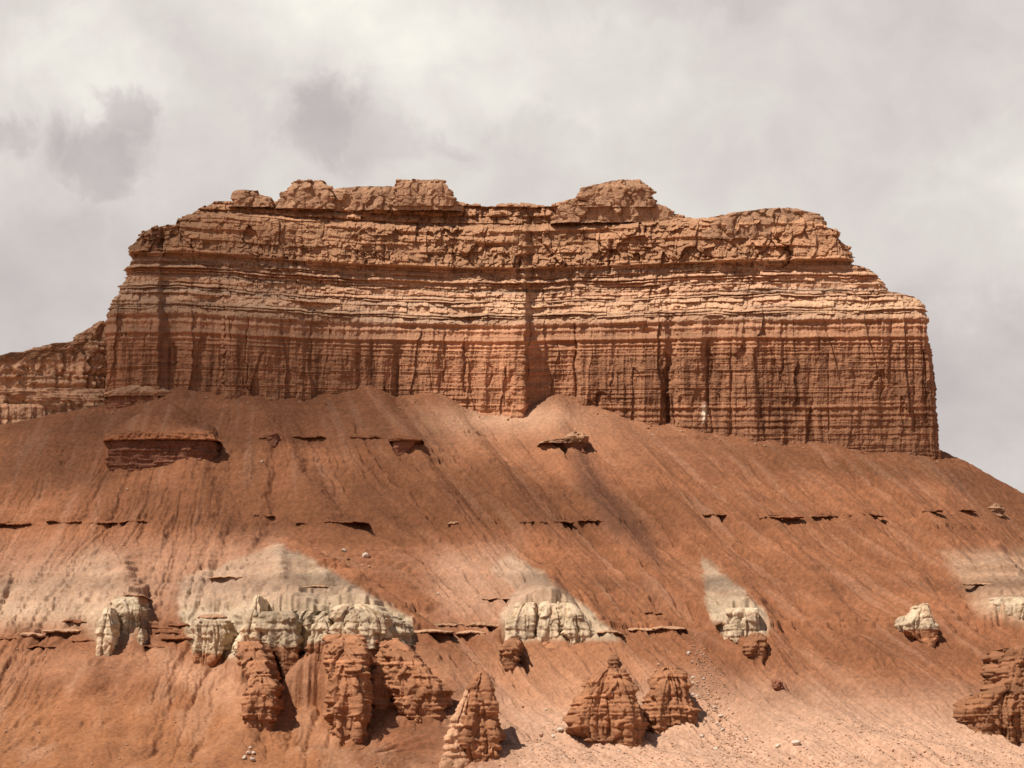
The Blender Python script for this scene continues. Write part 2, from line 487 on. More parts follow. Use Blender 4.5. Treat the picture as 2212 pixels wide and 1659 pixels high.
    near = near[y[near, k_] > 540]
    yf = y[near[0], k_] + 1.0
    zt = P(345, 937, yf)[2]
    cone = zt + np.clip(y - yf, 0, 30) * 0.75 - np.maximum(np.abs(x - x0) - 3, 0) * np.clip((y - yf) * 0.06, 0, 0.5)
    apex = P(345, 868, yf + 16)[2] - 0.66 * np.hypot((x - x0) * 0.9, np.maximum(0, np.abs(y - yf - 16)) * 0.6)
    cone = np.minimum(cone, np.maximum(apex, zt))
    inside = (y > yf) & (np.abs(x - x0) < 13.0 + 0 * y) & (y < yf + 24)
    z = np.where(inside, np.maximum(z, cone), z)
    # --- promontories: a bench ends in a wall, the fins stand against it
    for (ctl, rise, rag) in BENCHES:
        fx = np.array([P(a, f_, ybase(f_))[0] for a, f_, t_ in ctl]); fy = np.array([ybase(f_) for a, f_, t_ in ctl])
        ft = np.array([P(a, t_, ybase(f_))[2] for a, f_, t_ in ctl])
        fy = fy + (1.2 if ctl[0][1] < 1402 and ctl[0][0] > 400 and ctl[0][0] < 1600 else 0.0)
        yf_ = np.interp(x, fx, fy) + rag * (1.3 * fbm(x * 0.22, x * 0 + 3.3, 171, 3) - 0.9 * np.abs(n2(x * 0.30, x * 0 + 7.7, 176))) + 0.6 * n2(x * 0.9, z * 0.2, 172)
        zt_ = np.interp(x, fx, ft) + 0.5 * n2(x * 0.35, x * 0, 173)
        wob_ = 1.5 * n2(x * 0.12, y * 0.12, 174) + 0.6 * n2(x * 0.5, y * 0.5, 175)
        out_ = np.maximum(0, np.maximum(fx[0] - x, x - fx[-1]) + wob_ - 0.02 * (y - yf_))
        inn = 1 - sst(out_, 5, 12)
        nz = zt_ + rise * np.maximum(y - yf_ - 2.0, 0) - 0.95 * out_
        k_ = np.clip((y - yf_) / 2.0, 0, 1)
        k_ = k_ + 0.10 * np.sin(k_ * 19) * (k_ * (1 - k_) * 4)
        z = z + np.maximum(nz - z, 0) * np.clip(k_, 0, 1) * inn
    # --- weathered bedding: little broken steps
    zz = z + 0.5 * n2(x * 0.05, y * 0.03, 61)
    for th, am, sd in ((3.4, 0.42, 62), (1.3, 0.20, 63)):
        b = zz / th; i = np.floor(b); f = b - i
        on = sst(n2(x * 0.09 + i * 7.7, i * 3.1, sd), 0.0, 0.45) * sst(n2(x * 0.6 + i * 3.7, i * 5.1, sd + 1), -0.4, 0.3) * rnd(i, sd + 5)
        band = 1 + 1.3 * sst(z, 34, 37) * (1 - sst(z, 50, 58))
        z = z + (1 - 0.7 * sst(pxa, 950, 1250)) * am * band * th * on * (sst(f, 0.55, 0.75) - f)
    # thin beds crop out as long broken lips on the pale spurs
    zb_ = (zz + 0.25 * n2(x * .5, y * .2, 70)) / 1.6; ib = np.floor(zb_); fb_ = zb_ - ib
    onb = sst(n2(x * 0.045 + ib * 5.3, ib * 0.613, 66), -0.25, 0.15) * sst(n2(x * 0.35 + ib * 1.7, ib * 0.71, 67), -0.7, -0.2) * (0.45 + 0.55 * rnd(ib, 68))
    z = z + 1.5 * (1 - sst(pxa, 880, 1000) * (1 - sst(pxa, 2030, 2090))) * onb * sst(z, 34, 37) * (1 - sst(z, 52, 60)) * (sst(fb_, 0.62, 0.78) - fb_)
    for z0, z1, am_, thr, sd in ((36.6, 38.6, 1.15, -0.25, 68), (38.7, 39.8, .6, .0, 69), (65.2, 66.4, .8, 0.05, 64), (92.2, 93.2, .7, 0.12, 65)):
        fz = (z + 0.35 * n2(x * .12, y * .03, sd) - z0) / (z1 - z0)
        onz = sst(n2(x * 0.05, z0, sd + 3), thr - .1, thr + .15) * sst(n2(x * 0.4, z0 + 5, sd + 4) , -.55, -.1)
        z = z + am_ * onz * np.where((fz > 0) & (fz < 1), sst(fz, .15, .4) * (1 - sst(fz, .4, 1.0)), 0)
    # --- roughness
    z = z + 0.55 * fbm(x * 0.045, y * 0.045, 71, 3) + 0.34 * fbm(x * 0.25, y * 0.25, 72, 5, 0.62) + 0.17 * fbm(x * 1.1, y * 1.1, 73, 2, 0.7)
    lump = cells(x * 0.55, y * 0.45, 74)
    z = z + 0.16 * (lump[1] - 0.5) * np.clip(lump[0] * 4, 0, 1) * sst(fbm(x * 0.05, y * 0.06, 75, 3), -0.1, 0.4)
    # fade out into the plain
    edge = np.minimum(1, np.minimum(sst(x, -430, -200), sst(-x, -430, -200)))
    fr = sst(y, 380, 430)
    return (z * fr - 1.2 * (1 - fr)) * edge - 1.2 * (1 - edge)

def spaced(lo, a, b, hi, step, g=1.12):
    mid = np.arange(a, b + step / 2, step)
    L_, v, s = [], a, step
    while v > lo: s *= g; v -= s; L_.append(v)
    R_, v, s = [], b, step
    while v < hi: s *= g; v += s; R_.append(v)
    return np.concatenate([L_[::-1], mid, R_])

XS = spaced(-440, -142, 146, 440, 0.23)
YS = spaced(370, 432, 618, 760, 0.25)
GX, GY = np.meshgrid(XS, YS)
GZ = hill(GX, GY)
GZ = np.where(GY > 700, np.minimum(GZ, -1.5), np.maximum(GZ, -1.5))

def ground_z(x, y):
    x = np.asarray(x, float); y = np.asarray(y, float)
    j = np.clip(np.searchsorted(XS, x) - 1, 0, len(XS) - 2); i = np.clip(np.searchsorted(YS, y) - 1, 0, len(YS) - 2)
    u = (x - XS[j]) / (XS[j + 1] - XS[j]); v = (y - YS[i]) / (YS[i + 1] - YS[i])
    return (GZ[i, j] * (1 - u) + GZ[i, j + 1] * u) * (1 - v) + (GZ[i + 1, j] * (1 - u) + GZ[i + 1, j + 1] * u) * v

_ym = np.linspace(433, 612, 1400)
def hit(px, row):
    """depth at which the sight line meets the hillside"""
    x, y, z = P(px, row, _ym)
    g = ground_z(x, _ym)
    k = np.nonzero(g >= z)[0]
    return _ym[k[0]] if len(k) else 604.0

def poly_mask(px, row, pts, soft):
    """soft inside test of a polygon"""
    p = np.array(pts, float); n = len(p)
    inside = np.zeros(px.shape, bool); dist = np.full(px.shape, 1e9)
    for a in range(n):
        x0, y0 = p[a]; x1, y1 = p[(a + 1) % n]
        c = ((y0 > row) != (y1 > row))
        with np.errstate(divide='ignore', invalid='ignore'):
            xi = (x1 - x0) * (row - y0) / (y1 - y0 + 1e-12) + x0
        inside ^= c & (px < xi)
        dx, dy = x1 - x0, y1 - y0
        t = np.clip(((px - x0) * dx + (row - y0) * dy) / (dx * dx + dy * dy), 0, 1)
        dist = np.minimum(dist, np.hypot(px - x0 - t * dx, row - y0 - t * dy))
    return sst(np.where(inside, dist, -dist), -soft, soft)

def soil_colour():
    x, y, z = GX, GY, GZ
    # the beds are level: describe where each crops out by plan position and height
    u = 1106 + x / (ybase(1300)) * F * 0.995
    px = to_px(x, y, z); row = to_row(y, z)
    wob = 10 * fbm(x * 0.12, y * 0.12, 91, 4); wob2 = 8 * fbm(x * 0.3, y * 0.3, 92, 3) + 9 * fbm((x - 0.3 * (YC - y)) * 0.7, y * 0.12, 89, 3)
    c = np.empty(x.shape + (3,)); c[:] = RED
    big = fbm(x * 0.03, y * 0.04, 93, 3); fine = fbm(x * 0.7, y * 0.7, 94, 4, 0.6)
    fine2 = fbm(x * 2.2, y * 1.6, 90, 3, 0.7)
    c *= (1 + 0.26 * big + 0.34 * fine + 0.22 * fine2)[..., None]
    # bedding tint
    zt = z + 0.6 * n2(x * 0.04, y * 0.04, 95)
    tint = n1(zt * 0.9, 96) * 0.5 + n1(zt * 0.23, 97) * 0.7
    c *= (1 + 0.10 * tint)[..., None]
    def mix(col, w):
        nonlocal c
        w = np.clip(w, 0, 1)[..., None]
        c = c * (1 - w) + col * w
    # paler wash down-slope and in the aprons
    s = YC - y
    q = x - 0.5 * sst(px, 420, 1000) * s
    st = fbm(q * 0.35, s * 0.03, 98, 3)
    mix(SAND * 0.92, 0.16 * sst(st, 0.0, 0.5))
    mix(RED * 0.74, 0.4 * sst(-st, 0.05, 0.5) * sst(px, 350, 900))
    mix(SAND, 0.85 * sst(row + wob * 2 - 0.06 * (px - 1400), 1400, 1570) * sst(px + wob * 3, 880, 1230))
    mix(C(.44, .235, .135), 0.75 * poly_mask(px + wob, row + wob, [(330, 1400), (430, 1440), (505, 1440), (530, 1500), (520, 1575), (470, 1530), (380, 1470)], 22))  # sandy ramp, painted brighter for the ridge's sunlit side
    mix(C(.42, .21, .115), 0.35 * sst(row + wob * 2, 1380, 1430) * (1 - sst(row + wob * 2, 1440, 1500)) * (1 - sst(px, 900, 1100)))
    mix(C(.315, .132, .056), 0.7 * sst(row + wob * 3, 1450, 1560) * (1 - sst(px, 620, 900)))
    lf = fbm(x * 0.09, y * 0.035, 188, 4, .6)
    mix(C(.40, .21, .12), 0.5 * sst(lf, 0.02, 0.4) * (1 - sst(px, 900, 1200)) * sst(row, 1380, 1440))
    mix(RED * .8, 0.5 * sst(-lf, 0.05, 0.4) * (1 - sst(px, 900, 1200)) * sst(row, 1380, 1440))
    # sunlit patch right below the cliff, painted into the soil colour
    mix(C(.52, .32, .20), 0.8 * np.exp(-(((px - 1110 + wob) / 150) ** 2 + ((row - 905) / 34) ** 2)))
    mix(C(.33, .155, .082), 0.5 * np.exp(-(((px - 1250) / 330) ** 2 + ((row - 940) / 60) ** 2)))
    # darker band down the chute
    mix(C(.135, .06, .034) * (1 + .3 * fine[..., None]), 0.7 * poly_mask(px + wob, row + wob, [(1225, 975), (1265, 965), (1330, 1060), (1390, 1130), (1440, 1220), (1425, 1235), (1375, 1190), (1300, 1130), (1250, 1050)], 20))
    # pale grey beds on the spurs
    gm = fbm(x * 0.16, zt * 0.35, 88, 4, .6)
    G = GREY * (1 + 0.24 * fine + 0.34 * tint)[..., None] * (1 - gm[..., None] * C(.22, .34, .42))
    PX, RW = px + wob2, row + wob
    lowk = (1 - sst(z, 40, 46))[..., None]
    G = G * (1 - lowk) + PALE * .84 * (1 + 0.22 * fine[..., None]) * lowk
    k = poly_mask(PX, RW, [(600, 1178), (660, 1200), (740, 1250), (890, 1335), (890, 1400), (800, 1375), (700, 1390), (600, 1400), (500, 1420), (415, 1405), (378, 1290), (400, 1245), (500, 1210)], 8)
    mix(G, 0.95 * k)
    mix(G, 0.9 * poly_mask(PX, RW, [(1105, 1195), (1170, 1238), (1240, 1290), (1340, 1380), (1250, 1385), (1090, 1385), (1080, 1330), (1110, 1270), (1060, 1230)], 7))
    mix(G, 0.95 * poly_mask(PX, RW, [(1515, 1200), (1570, 1245), (1650, 1315), (1665, 1370), (1560, 1370), (1530, 1320), (1520, 1260)], 6))
    mix(G * 1.06, 0.75 * poly_mask(PX, RW, [(215, 1195), (260, 1215), (290, 1275), (310, 1350), (230, 1395), (180, 1340), (0, 1345), (-60, 1345), (-60, 1250), (100, 1240)], 34))
    mix(G * C(1.1, 1.0, .95), 0.8 * poly_mask(PX, RW, [(2035, 1195), (2075, 1260), (2110, 1320), (2230, 1345), (2260, 1230), (2230, 1190)], 22))
    mix(SAND * .95, 0.45 * poly_mask(PX, RW, [(920, 1200), (1100, 1180), (1180, 1300), (1060, 1350), (960, 1330)], 40))
    mix(SAND * .95, 0.35 * poly_mask(PX, RW, [(0, 1180), (600, 1170), (640, 1300), (0, 1350)], 50))
    # orange wash below the contact
    mix(FOOT * C(1.08, 1.1, 1.1), 0.55 * poly_mask(PX, RW, [(1080, 1390), (1330, 1385), (1400, 1450), (1300, 1560), (1120, 1520), (1040, 1430)], 26))
    mix(FOOT * C(.95, .92, .9), 0.8 * poly_mask(PX, RW, [(690, 1392), (860, 1385), (935, 1450), (975, 1520), (900, 1545), (840, 1530), (700, 1545)], 10))
    pebble = cells(x * 1.1, y * 0.9, 99)
    pb = (pebble[1] > 0.8) * (pebble[0] > 0.15) * sst(row, 1560, 1630) * sst(px, 900, 1150)
    mix(C(.56, .36, .25), 0.5 * pb)
    return np.clip(c, 0.03, 0.8)

SOIL = soil_colour()
hs = mesh_grid('hillside', np.stack([GX, GY, GZ], -1), M_SOIL, col=SOIL, wrap=False)
tag(hs, 'steep rust red talus slope furrowed by rills below the butte', 'hillside', kind='structure')

gr = bpy.data.meshes.new('ground')
gr.from_pydata([(-9000, -3000, 0), (9000, -3000, 0), (9000, 12000, 0), (-9000, 12000, 0)], [], [(0, 1, 2, 3)])
gr.materials.append(M_GROUND)
go = bpy.data.objects.new('ground', gr); COL.objects.link(go)
tag(go, 'flat sandy desert floor in front of the slope', 'ground', kind='structure')

# ------------------------------------------------------------------ the butte
SAG = [(200, -34), (400, -35), (600, -20), (750, -10), (950, -2), (1110, 0), (1300, -6), (1480, -14), (1840, -20), (2040, -20)]
YF = 600.0
XL = [(436, 300), (500, 304), (515, 294), (528, 287), (545, 277), (575, 272), (600, 269), (606, 264), (620, 258), (640, 243), (660, 235), (700, 227), (740, 228), (870, 229), (1010, 226)]
XR = [(436, 1818), (496, 1820), (505, 1822), (540, 1834), (568, 1842), (573, 1868), (585, 1888), (600, 1908), (618, 1924), (628, 1926), (632, 1958), (644, 1990), (655, 2001), (690, 2006), (736, 2009), (742, 2014), (850, 2021), (930, 2029), (1010, 2036)]
SKY = [(200, 540), (284, 534), (300, 512), (314, 499), (330, 492), (345, 486), (378, 484), (384, 470), (400, 468), (425, 455), (462, 434), (505, 430), (583, 432), (605, 424), (640, 418), (700, 424), (760, 428), (975, 430), (992, 438), (1050, 444), (1080, 442), (1110, 437), (1150, 442), (1190, 443), (1215, 437), (1300, 432),
       (1405, 436), (1440, 455), (1458, 464), (1500, 469), (1540, 468), (1570, 462), (1600, 457), (1700, 450), (1745, 460), (1768, 468), (1776, 486), (1800, 492), (1814, 500), (1822, 512), (1834, 540), (2100, 545)]
PLAN = [(215, -4), (232, 0), (300, 1.2), (342, 1.6), (349, -2.2), (400, -2.0), (440, -1.2), (478, -1.4), (486, 0.6), (560, .7), (620, .2), (648, -.2), (656, -1.1), (720, -.9), (768, -.8), (776, -1.6), (840, -2.2), (858, -2.6), (872, -1.6), (930, -.8),
        (960, .4), (1000, 2.2), (1050, 3.8), (1100, 4.8), (1126, 5.2), (1134, 4.9), (1141, 1.0), (1150, -1.0), (1190, -1.2), (1244, -.7), (1252, .5), (1340, .4), (1436, .3), (1442, -.6), (1458, -.5), (1464, .5), (1518, .4), (1530, -.2), (1560, .5), (1690, 1.0), (1700, .3), (1760, .9),
        (1850, 1.0), (1950, 1.2), (2010, .8), (2060, 0.5)]
SETB = [(440, 13.5), (486, 12.0), (493, 9.6), (500, 8.8), (560, 7.4), (580, 6.6), (584, 8.8), (592, 8.4), (640, 7.2), (652, 6.4), (668, 4.2), (684, 3.2), (694, 2.2), (730, 1.6), (738, 1.1), (760, 1.1), (880, 0.6), (1000, 0)]
M_PER_PX = 0.1225

def butte_out(A, px, row):
    """how far each point of the wall stands out, and its colour"""
    sg = pl(px, SAG) * pl(row, [(440, 1.0), (600, 1.0), (740, 0.5), (880, 0.3), (1000, .3)])
    rn = row - sg + 2.2 * fbm(A * 0.03, row * 0.004, 5, 3) + 0.8 * n2(A * 0.25, row * 0.05, 6)
    h = rn
    o = -pl(rn, SETB)
    o = o + 8.0 * (-np.exp(-((px - 1120) / 420) ** 2)) + 2.0
    wl = sst(rn, 560, 700)
    plan = pl(px + 5.0 * n2(row * 0.035, A * 0.03, 8) + 3.0 * n2(row * 0.13, A * 0.05, 10), PLAN)
    o = o + plan * (0.45 + 0.55 * wl) * sst(rn, 430, 500)
    base = o
    wcap = sst(rn, 484, 494) * (1 - sst(rn, 576, 582))
    wtop = 1 - sst(rn, 484, 494)
    wled = sst(rn, 578, 584) * (1 - sst(rn, 690, 712))
    wlow = sst(rn, 690, 712)
    H = rn * M_PER_PX
    # beds
    tl = bed_table([(400, 484, 7, 22), (484, 578, 8, 34), (578, 692, 3.5, 19), (692, 760, 4, 18), (760, 1020, 2.6, 14.0)], 3)
    rb = rn + 3.0 * n2(A * 0.09, rn * 0.015, 17) * (wled + wtop + wcap) + 1.2 * n2(A * 0.4, rn * 0.06, 18) * (wled + wtop)
    pr, prof, bi, br, edge, th = beds(rb, A, tl, 12, (1.5, 15))
    patchy = 0.55 + 0.9 * sst(n2(A * 0.05, rn * 0.03, 16), -0.4, 0.5)
    amp = (1.2 * wtop + 0.5 * wcap + 1.2 * wled) * patchy + 0.22 * wlow * patchy ** 2
    o = o + amp * pr * (0.3 + 0.7 * prof)
    o = o + br * (1.0 * wtop + 0.5 * wcap + 0.65 * wled + 0.05 * wlow) * prof
    o = o - (1.1 * wtop + 0.5 * wcap + 1.1 * wled * patchy + 0.10 * wlow) * (1 - prof) * (0.2 + 1.1 * rnd(bi, 15) ** 1.5)
    o = o - (0.5 * wtop + 0.2 * wcap + 0.30 * wled) * np.exp(-(edge / 0.22) ** 2) * (rnd(bi, np.floor(A / 3.1), 14) > 0.5)
    # marked ledges in the lower wall
    for r0, wd, am in ((701, 4, .55), (716, 3, .35), (737, 3.2, .8), (748, 2.4, .35), (770, 2, .25), (806, 2, .28), (842, 2, .25), (884, 3.5, .45), (900, 3, .3), (925, 2.5, .25)):
        v = n2(A * 0.08, r0 * 1.7, 19)
        am = am * .75
        o = o + am * (0.75 + 0.5 * v) * np.exp(-((rn - r0) / wd) ** 2) - 0.8 * am * np.exp(-((rn - r0 - 2.2 * wd) / (wd * 1.1)) ** 2)
    # massive, jointed cap: blocks at two sizes
    wx = 1.1 * fbm(A * 0.22, H * 0.22, 20, 3); wy = 1.0 * fbm(A * 0.22, H * 0.22, 24, 3)
    e0 = facets((A + wx) / 7.0, (H + wy) / 9.5, 28, 1.5, 0.30, 0.05, 0.35)
    e1 = facets((A + wx) / 2.6, (H + wy) / 5.2, 21, 1.7, 0.22, 0.06, 0.45)
    e2 = facets((A - wx * .6) / 1.3, (H + wy * .6) / 1.3, 26, 1.6, 0.10, 0.10, 0.5)
    rug = 0.4 + 1.1 * sst(n2(A * 0.045, H * 0.06, 29), -0.45, 0.45)
    o = o + wcap * (1.7 * e0 + rug * (1.15 * e1 + 0.6 * e2)) + wtop * (0.5 * e0 + 0.6 * e1 + 0.9 * e2) + wled * rug * (0.35 * e1 + 0.45 * e2)
    # columns and flutes of the lower wall
    e3 = facets((A + wx) / 4.4 + 0.12 * n2(A * .5, H * .12, 31), H / 34.0 + n2(A * .1, H * 0, 30), 32, 1.2, 0.14, 0.05)
    e4 = facets((A + 0.5 * wx) / 1.4, H / 12.0, 34, 1.0, 0.0, 0.08)
    fl = fbm(A * 0.13, H * 0.025, 36, 5, 0.58)
    o = o + (wlow + 0.3 * wled) * (1.45 * e3 + 0.25 * e4 * rug + 2.4 * fl)
    # irregular cracks seen in the wall
    for c0, r0, r1, dep, wd, wob in ((375, 740, 790, 1.0, 4, 14), (486, 640, 850, 1.2, 3, 6), (772, 760, 850, .6, 3, 4), (1003, 745, 850, .9, 3.5, 5), (1105, 800, 885, 1.0, 7, 10), (1065, 790, 830, .7, 3, 9), (1245, 700, 860, .9, 3, 4), (1440, 765, 915, 1.3, 5, 10), (1470, 860, 885, .7, 4, 9), (1528, 735, 925, .7, 2.5, 3),
                                  (1690, 690, 840, .7, 3, 5), (1580, 740, 940, .6, 3.5, 3), (1790, 760, 930, .5, 2, 2), (1885, 805, 840, .9, 5, 18), (1975, 740, 930, .5, 2, 2), (1318, 520, 590, 1.4, 4, 5), (1697, 495, 578, 1.6, 4, 22), (985, 500, 585, .8, 4, 5), (640, 500, 575, .7, 4, 6), (1120, 560, 690, .7, 5, 6), (420, 540, 640, .5, 3, 6)):
        cxx = c0 + wob * n2(row * 0.03, c0 * 1.3, 44) + 0.5 * wob * n2(row * 0.11, c0 * 0.7, 45)
        on = sst(row, r0 - 6, r0 + 6) * (1 - sst(row, r1 - 6, r1 + 6))
        o = o - dep * on * np.exp(-np.abs((px - cxx) / wd) ** 2.5)
    # alcoves
    for c0, r0, sx, sy, dep in ((1400, 715, 16, 7, 1.2), (445, 648, 30, 7, 1.3), (560, 640, 40, 8, .6), (1225, 742, 22, 6, 1.1), (1050, 545, 25, 20, 1.2), (350, 520, 10, 18, 1.0), (1290, 505, 28, 14, .9), (300, 845, 60, 8, .0)):
        o = o - dep * np.exp(-((px - c0) / sx) ** 4 - ((row - r0) / sy) ** 4)
    o = o + 0.35 * fbm(A * 0.5, H * 0.5, 38, 4, 0.6) + 0.16 * fbm(A * 1.8, H * 1.8, 39, 3, 0.65)
    # sand lodged on benches
    sand = sst(n2(A * 0.06, rn * 0.02, 46), -0.15, 0.3) * np.exp(-((rn - 672) / 16) ** 2) + np.exp(-(((px - 1115) / 75) ** 2 + ((row - 655) / 10) ** 2)) + 0.6 * np.exp(-(((px - 1850) / 120) ** 2 + ((row - 668) / 16) ** 2))
    sand = np.clip(sand, 0, 1)
    # ---- colour of the rock, with the lit centre painted in
    cap = C(.385, .203, .109); led = C(.41, .237, .141); low = C(.30, .142, .075); top = C(.38, .20, .108)
    hue = sst(rn + 38 * fbm(A * .03, rn * .012, 87, 3) + 16 * (px - 1100) / 1000, 668, 790)[..., None]
    low = C(.355, .187, .107) * (1 - hue) + low * hue
    w4 = np.stack([wtop, wcap, wled, wlow], -1); w4 = w4 / np.maximum(w4.sum(-1, keepdims=True), 1e-6)
    c = w4[..., 0:1] * top + w4[..., 1:2] * cap + w4[..., 2:3] * led + w4[..., 3:4] * low
    tb = rnd(bi, 81)
    c = c * (0.84 + 0.40 * tb * (0.4 + 0.6 * wled + 0.25 * wlow) + 0.05)[..., None]
    c = c * (1 + 0.14 * fbm(A * 0.2, H * 0.2, 82, 4, .6) + 0.10 * (br))[..., None]
    # upper part of the lower wall is lighter; sunlit central buttress painted brighter
    lt = wlow * (1 - sst(rn, 735, 800)); lit_ctr = np.exp(-((px - 1080) / 150) ** 2)
    c = c * (1 + 0.06 * lt + 0.42 * wlow * lit_ctr)[..., None]
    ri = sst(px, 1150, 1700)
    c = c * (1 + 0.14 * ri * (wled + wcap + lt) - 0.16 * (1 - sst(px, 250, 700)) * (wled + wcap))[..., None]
    # varnish streaks running down the wall
    sk = sst(fbm(A * 0.20, H * 0.022, 83, 4, .6), -0.10, 0.30) * sst(fbm(A * 0.75, H * 0.02, 84, 3), -0.5, 0.3)
    sk = sk * (wlow * sst(rn, 700, 790) + 0.25 * wled + 0.12 * wcap) * (1 - 0.6 * lit_ctr)
    c = c * (1 - 0.58 * sk[..., None] * C(.92, 1.0, 1.04))
    # grey bands among the ledges
    gb = sst(n2(A * 0.02, rn * 0.11, 85), 0.2, 0.45) * wled
    c = c * (1 - 0.5 * gb[..., None]) + 0.5 * gb[..., None] * C(.36, .26, .185)
    c = c * (1 - 0.7 * sand[..., None]) + 0.7 * sand[..., None] * C(.58, .36, .215)
    # fresh pale scar
    sc = np.exp(-(((px - 1521 - 3 * n2(row * .1, row * 0, 86)) / 5) ** 2 + ((row - 893) / 18) ** 4))
    c = c * (1 - sc[..., None]) + sc[..., None] * C(.72, .60, .45)
    return o, base, np.clip(c, .03, .85)

def build_butte():
    root = empty('sandstone_butte', 'huge flat topped red sandstone butte with banded cliffs standing above the slope', 'butte')
    rows = np.concatenate([np.arange(1014, 700, -0.85), np.arange(700, 434, -0.75)])
    nf, ns, ncn, nb = 1560, 90, 46, 24
    R = 3.0
    # ring parameters
    uf = np.linspace(0, 1, nf)
    parts = []
    V = []; Cc = []; RN = []
    rr = rows[:, None]
    xl = P(pl(rows, XL), rows, YF)[0][:, None]; xr = P(pl(rows, XR), rows, YF)[0][:, None]
    rad = np.minimum(R, 0.25 * (xr - xl))
    dep = 74.0
    # left side (back to front), left corner, front, right corner, right side, back
    g = np.linspace(0, 1, ns)[None] ** 2
    lsy = YF + rad + (dep) * (1 - np.linspace(0, 1, ns)[None]) ** 2
    lsx = xl + 0 * lsy
    th = np.linspace(0, math.pi / 2, ncn + 2)[None, 1:-1]
    lcx = xl + rad * (1 - np.cos(th)); lcy = YF + rad * (1 - np.sin(th))
    fx = (xl + rad) + (xr - xl - 2 * rad) * uf[None]; fy = YF + 0 * fx
    rcx = xr - rad * (1 - np.cos(th[:, ::-1])); rcy = YF + rad * (1 - np.sin(th[:, ::-1]))
    rsy = YF + rad + dep * np.linspace(0, 1, ns)[None] ** 2; rsx = xr + 0 * rsy
    bx = xr + (xl - xr) * np.linspace(0, 1, nb + 2)[None, 1:-1]; by = YF + rad + dep + 0 * bx
    X = np.hstack([lsx, lcx, fx, rcx, rsx, bx]); Y = np.hstack([lsy, lcy, fy, rcy, rsy, by])
    NX = np.hstack([-1 + 0 * lsx, -np.cos(th) + 0 * lcx, 0 * fx, np.cos(th[:, ::-1]) + 0 * rcx, 1 + 0 * rsx, 0 * bx])
    NY = np.hstack([0 * lsx, -np.sin(th) + 0 * lcx, -1 + 0 * fx, -np.sin(th[:, ::-1]) + 0 * rcx, 0 * rsx, 1 + 0 * bx])
    A = np.hstack([xl - (lsy - YF - rad) - 0.6 * rad, lcx - 0.6 * rad * np.cos(th), fx, rcx + 0.6 * rad * np.cos(th[:, ::-1]), xr + (rsy - YF - rad) + 0.6 * rad, 0 * bx + 300])
    row = rr + 0 * X
    px = 1106 + X * F * 0.9768 / YF * 1.0
    # keep px faithful per row
    cy = (829.5 - row) / F
    tt = YF / (math.cos(PITCH) - cy * math.sin(PITCH))
    px = 1106 + X / tt * F
    skyj = pl(px, SKY) + 2.2 * (np.floor(3 * rnd(np.floor(A / 2.1), 7)) - 1) + 1.5 * n2(A * 0.6, 0 * A, 9)
    over = np.clip(skyj - row, 0, None)
    rowe = row + over
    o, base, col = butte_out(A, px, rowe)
    o = o - over * 0.30
    ws = np.hstack([1 - (1 - np.linspace(0, 1, ns)) ** 2, np.ones(ncn + nf + ncn), 1 - np.linspace(0, 1, ns) ** 2, np.zeros(nb)])[None]
    X2 = X + NX * (o - base); Y2 = Y - base * ws + NY * (o - base)
    # heights follow the survey rows at the wall's own depth
    Yd = YF - np.clip(base + (o - base) * np.abs(NY), -30, 10)
    cy = (829.5 - rowe) / F
    Z = CAMZ + (math.sin(PITCH) + cy * math.cos(PITCH)) * (Yd / (math.cos(PITCH) - cy * math.sin(PITCH)))
    Z = Z - over * 0.14
    # plan positions too: widen with depth so that edges stay where they were surveyed
    X2 = X2 * (Yd / YF)
    Vv = np.stack([X2, Y2, Z], -1)
    k1 = int(np.argmin(np.abs(rows - 692))); k2 = int(np.argmin(np.abs(rows - 586))); k3 = int(np.argmin(np.abs(rows - 492)))
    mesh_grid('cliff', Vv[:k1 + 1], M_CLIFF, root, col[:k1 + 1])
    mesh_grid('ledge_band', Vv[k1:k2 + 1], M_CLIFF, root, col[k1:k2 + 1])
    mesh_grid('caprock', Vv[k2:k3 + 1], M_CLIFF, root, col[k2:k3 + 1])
    top = Vv[k3:]
    last = top[-1]
    # close the top towards a line along the middle of the plateau, out of sight behind the rim
    lo, hi = last[:, 0].min(), last[:, 0].max()
    mid = np.stack([np.clip(last[:, 0], lo + 24, hi - 24), np.full(len(last), YF + 44.0), np.full(len(last), last[:, 2].min() - 2.0)], -1)
    b1 = last * .92 + mid * .08; b1[:, 2] = last[:, 2] - 0.4
    b2 = last * .80 + mid * .20; b2[:, 2] = np.minimum(last[:, 2] - 0.8, last[:, 2].min() + 1)
    inn = [b1, b2, last * .35 + mid * .65, last * .02 + mid * .98]
    inn[2][:, 2] = inn[3][:, 2] = mid[:, 2]
    cc = mid.mean(0)
    top = np.concatenate([top, np.array(inn)], 0)
    tc = np.concatenate([col[k3:]] + [col[-1:]] * 4, 0)
    mesh_grid('summit_layer', top, M_CLIFF, root, tc, cap=cc)
    return root

BUTTE = build_butte()

